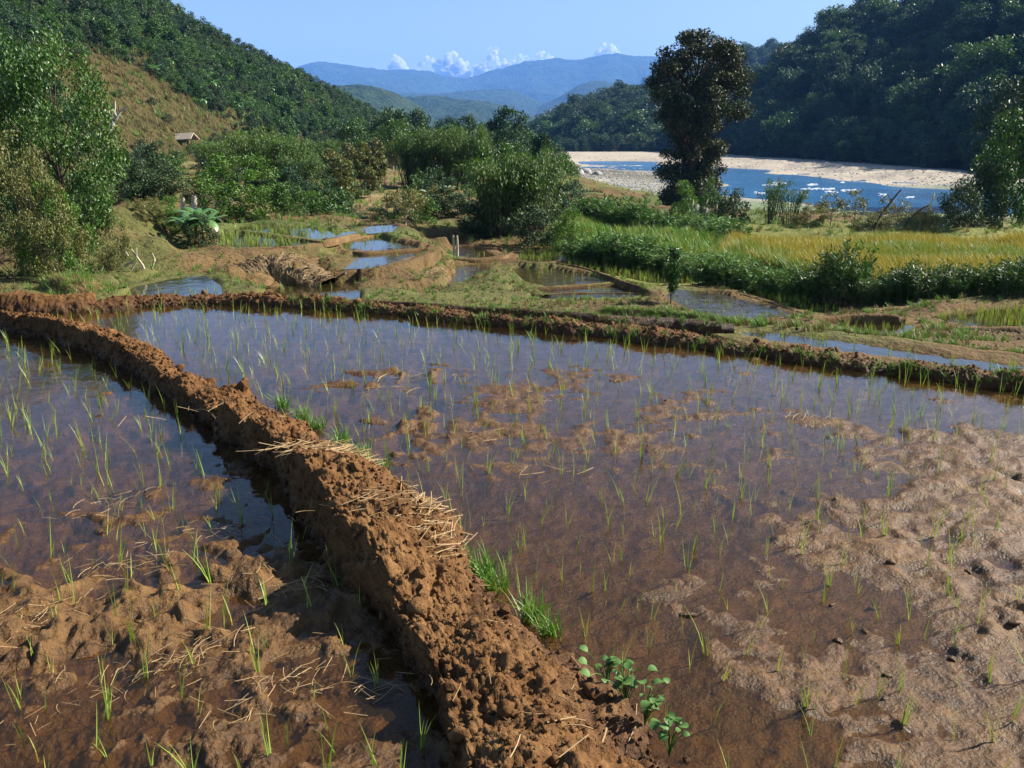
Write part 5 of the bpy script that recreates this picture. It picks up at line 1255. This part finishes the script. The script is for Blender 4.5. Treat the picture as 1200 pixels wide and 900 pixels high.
# leaning trunks at the back of the yellow field, with plumes
sticks([pxs([(1018,280),(1030,255),(1045,235),(1056,222)], 39) + [.07], pxs([(1045,235),(1040,228)], 39) + [.03], pxs([(1030,255),(1040,248)], 39) + [.03]], 'leaning_trunk', 'dark trunk leaning right against the river', 'dead tree', 'bark', 'limb')
sticks([pxs([(1052,282),(1062,262),(1078,245),(1090,240)], 39.5) + [.06], pxs([(1062,262),(1060,250)], 39.5) + [.03]], 'leaning_trunk', 'second thinner trunk leaning right beside the first', 'dead tree', 'bark', 'limb')
PLU = [(816,240),(824,246),(832,238),(836,250),(846,244),(868,246),(1016,252),(1022,248),(1103,232),(1100,240),(925,262),(780,262)]
pm = two_mat('plume_reed', tube([(0, 0, 0), (.02, 0, .7), (.05, 0, 1.0)], [.008, .006, .004], 5), tube([(.03, 0, .80), (.05, 0, .88), (.07, 0, .96), (.10, 0, 1.05)], [.006, .03, .028, .004], 6), M['drygrass'], M['plume'])
for i, (x, y) in enumerate(PLU):
    p = stand_at(x, 37 + (i % 3)); d = p[1]; top = at_d(x, y, d)
    o = mobj('plume_reed', pm, None, p, rgp.uniform(0, 6.28), max(.8, top[2] - p[2] + .15)); tag(o, f'cream plumed reed at the river edge of the yellow field, {ORD[i]} of the scattered ones', 'reed', 'plumed reeds')
# pale boulder under the tall tree
for i, (x, y, s) in enumerate([(820,248,1.0),(830,256,.7),(812,240,.6)]):
    p = stand_at(x, 52); p = at_d(x, y, 52); o = mobj('boulder', rock_mesh('boulder', 60 + i, M['stone'], 3, .8), None, (p[0], p[1], p[2] - .3), i, s * .8)
    tag(o, ['pale boulder at the foot of the tall tree', 'smaller boulder right of the pale boulder', 'boulder half hidden left of the pale boulder'][i], 'boulder')
# gravel stones and boulders
GS = [rock_mesh('gravel_stone', 70 + s, M['stone'], 1, .6) for s in range(4)]
G = []
for _ in range(9):
    px, py = rgm.uniform(640, 800, 600), rgm.uniform(197, 244, 600); G.append(at_z(px, py, -7.8).T)
G = np.concatenate(G); G[:, 2] = height(G[:, 0], G[:, 1]); G = G[(G[:, 2] > -8.4) & (G[:, 2] < -6.5)]
gn_scatter('gravel', GS, G, rz_only(len(G), rgm), rgm.uniform(.05, .17, len(G)) * rgm.choice([1, 1, 2], len(G)), rgm.integers(0, 4, len(G)), 'grey stones strewn over the gravel bar', 'gravel')
Q = at_z(rgm.uniform(640, 1160, 3000), rgm.uniform(183, 218, 3000), -7.6).T; Q[:, 2] = height(Q[:, 0], Q[:, 1]); Q = Q[Q[:, 2] > -8.38]
gn_scatter('gravel', GS, Q, rz_only(len(Q), rgm), rgm.uniform(.1, .3, len(Q)), rgm.integers(0, 4, len(Q)), 'pebbles strewn over the far sand bank', 'gravel')
for i, (x, y, s) in enumerate([(668,203,1.5),(676,204,2.0),(686,203,1.6),(700,205,1.2),(660,206,1.2)]):
    p = at_z(x, y, -7.8); o = mobj('boulder', rock_mesh('boulder', 80 + i, M['stone'], 2, .7), None, p, i, s); tag(o, f'grey boulder on the gravel bar, {ORD[i]} of the heap', 'boulder', 'boulders on the gravel bar')
for i, (x, y) in enumerate([(972.5, 198.5), (977, 198.3)]):
    p = at_z(x, y, -7.9); o = mobj('driftwood_stump', mesh_np('driftwood_stump', *tube([(0, 0, -.2), (.05, 0, .4), (0, .05, .75)], [.22, .18, .12], 7), M['wood']), None, p, i, 1.0); tag(o, ['left tiny dark stump on the far sand bank', 'right tiny dark stump on the far sand bank'][i], 'stump')
# white water
FO = []
for (x0, x1, y) in [(938,962,221),(962,977,221.2),(966,981,224.5),(986,1003,222.8),(1030,1038,227.5),(950,958,216),(893,912,216.5),(884,896,226),(1062,1072,231),(945,952,216.5),(905,920,214.5),(985,990,214)]:
    n = int((x1 - x0) * 2.6)
    for _ in range(n):
        p = at_z(rgm.uniform(x0, x1), y + rgm.normal() * .55, -8.38); s = rgm.uniform(.03, .07)
        u = np.linspace(0, 2 * np.pi, 8, endpoint=False)
        ring = [np.stack([np.cos(u) * s * 5 * f * rgm.uniform(.8, 1.2, 8) + p[0], np.sin(u) * s * f + p[1], np.full(8, p[2] + hh)], -1) for f, hh in ((1, -.05), (.7, s * .25), (.1, s * .35))]
        FO.append((np.concatenate(ring), grid_faces(3, 8, True)))
tag(mobj('white_water', mesh_np('white_water', *join(FO), M['foam'], smooth=True)), 'white water breaking on the river rapids', 'foam', kind='stuff')
# thin spill from the pale pond into the brown pond
p = at_z(405, 318, -1.38); q = at_z(405.5, 328, -1.62)
tag(mobj('water_spill', mesh_np('water_spill', *tube(bez(p, (p + q) / 2 + [0, -.12, .1], q - [0, .05, 0], 8) - p, .022, 6), M['foam'], smooth=True), None, p), 'thin white trickle spilling from the pale pond to the brown pond', 'water')

# ------------------------------------------------------------------ clouds beyond the mountains and haze
t = NT('cloud')
pv = t.n('VolumePrincipled', Density=0.035); pv.inputs['Color'].default_value = (1, 1, 1, 1)
t.t.links.new(pv.outputs[0], t.out.inputs['Volume']); M['cloud'] = t.m
CL = [(466,72,22,26,'small cumulus at the left end over the blue range'),(505,76,56,20,'long low cloud bank left of the tall cloud'),(531,74,34,40,'tallest white cumulus rising over the saddle of the range'),(548,84,70,26,'white cloud base filling the saddle of the range'),(580,72,44,20,'cloud right of the saddle'),(612,70,40,14,'flat cloud over the right shoulder of the range'),(636,66,30,14,'small cloud above the right ridge'),(712,58,30,20,'cumulus over the highest ridge at the right'),(578,56,16,6,'tiny cloud wisp high over the saddle')]
import bmesh
bm = bmesh.new(); bmesh.ops.create_icosphere(bm, subdivisions=4, radius=1.0); SPH = np.array([v.co[:] for v in bm.verts]); SPF = np.array([[v.index for v in f.verts] for f in bm.faces]); bm.free()
for i, (x, y, w, h, lb) in enumerate(CL):
    p = at_d(x, y, 12500); W_, H_ = w / FPX * 12500 * .5, h / FPX * 12500 * .5; rc = np.random.default_rng(950 + i); parts = []
    for k in range(int(20 + w * .6)):
        u = rc.uniform(-1, 1); top = (1 - abs(u)) ** .7
        c = np.array([u * W_, rc.normal() * W_ * .15, H_ * rc.uniform(-1, -1 + 1.9 * top)]); r = min(W_, H_) * rc.uniform(.12, .34)
        V = SPH * r; V = V * (1 + .45 * fbm((V + c) / r * 1.1 + i, 5, 40 + i, .6))[:, None] + c; parts.append((V, SPF))
    o = mobj('cloud', mesh_np('cloud', *join(parts), M['cloud'], smooth=True), None, p); tag(o, lb, 'cloud')
t = NT('haze'); pv = t.n('VolumePrincipled', Density=1.0e-4); pv.inputs['Color'].default_value = (0.17, 0.41, 1.0, 1); pv.inputs['Anisotropy'].default_value = 0.0
t.t.links.new(pv.outputs[0], t.out.inputs['Volume']); hz = t.m
x0, x1, y0, y1, z0_, z1_ = -9500, 9500, -9500, 11200, -14, 800
V = np.array([(x, y, z) for z in (z0_, z1_) for y in (y0, y1) for x in (x0, x1)], float)
tag(mobj('haze', mesh_np('haze', V, np.array([[0, 2, 3, 1], [4, 5, 7, 6], [0, 1, 5, 4], [2, 6, 7, 3], [0, 4, 6, 2], [1, 3, 7, 5]]), hz)), 'thin blue haze filling the valley air', 'haze', kind='stuff')
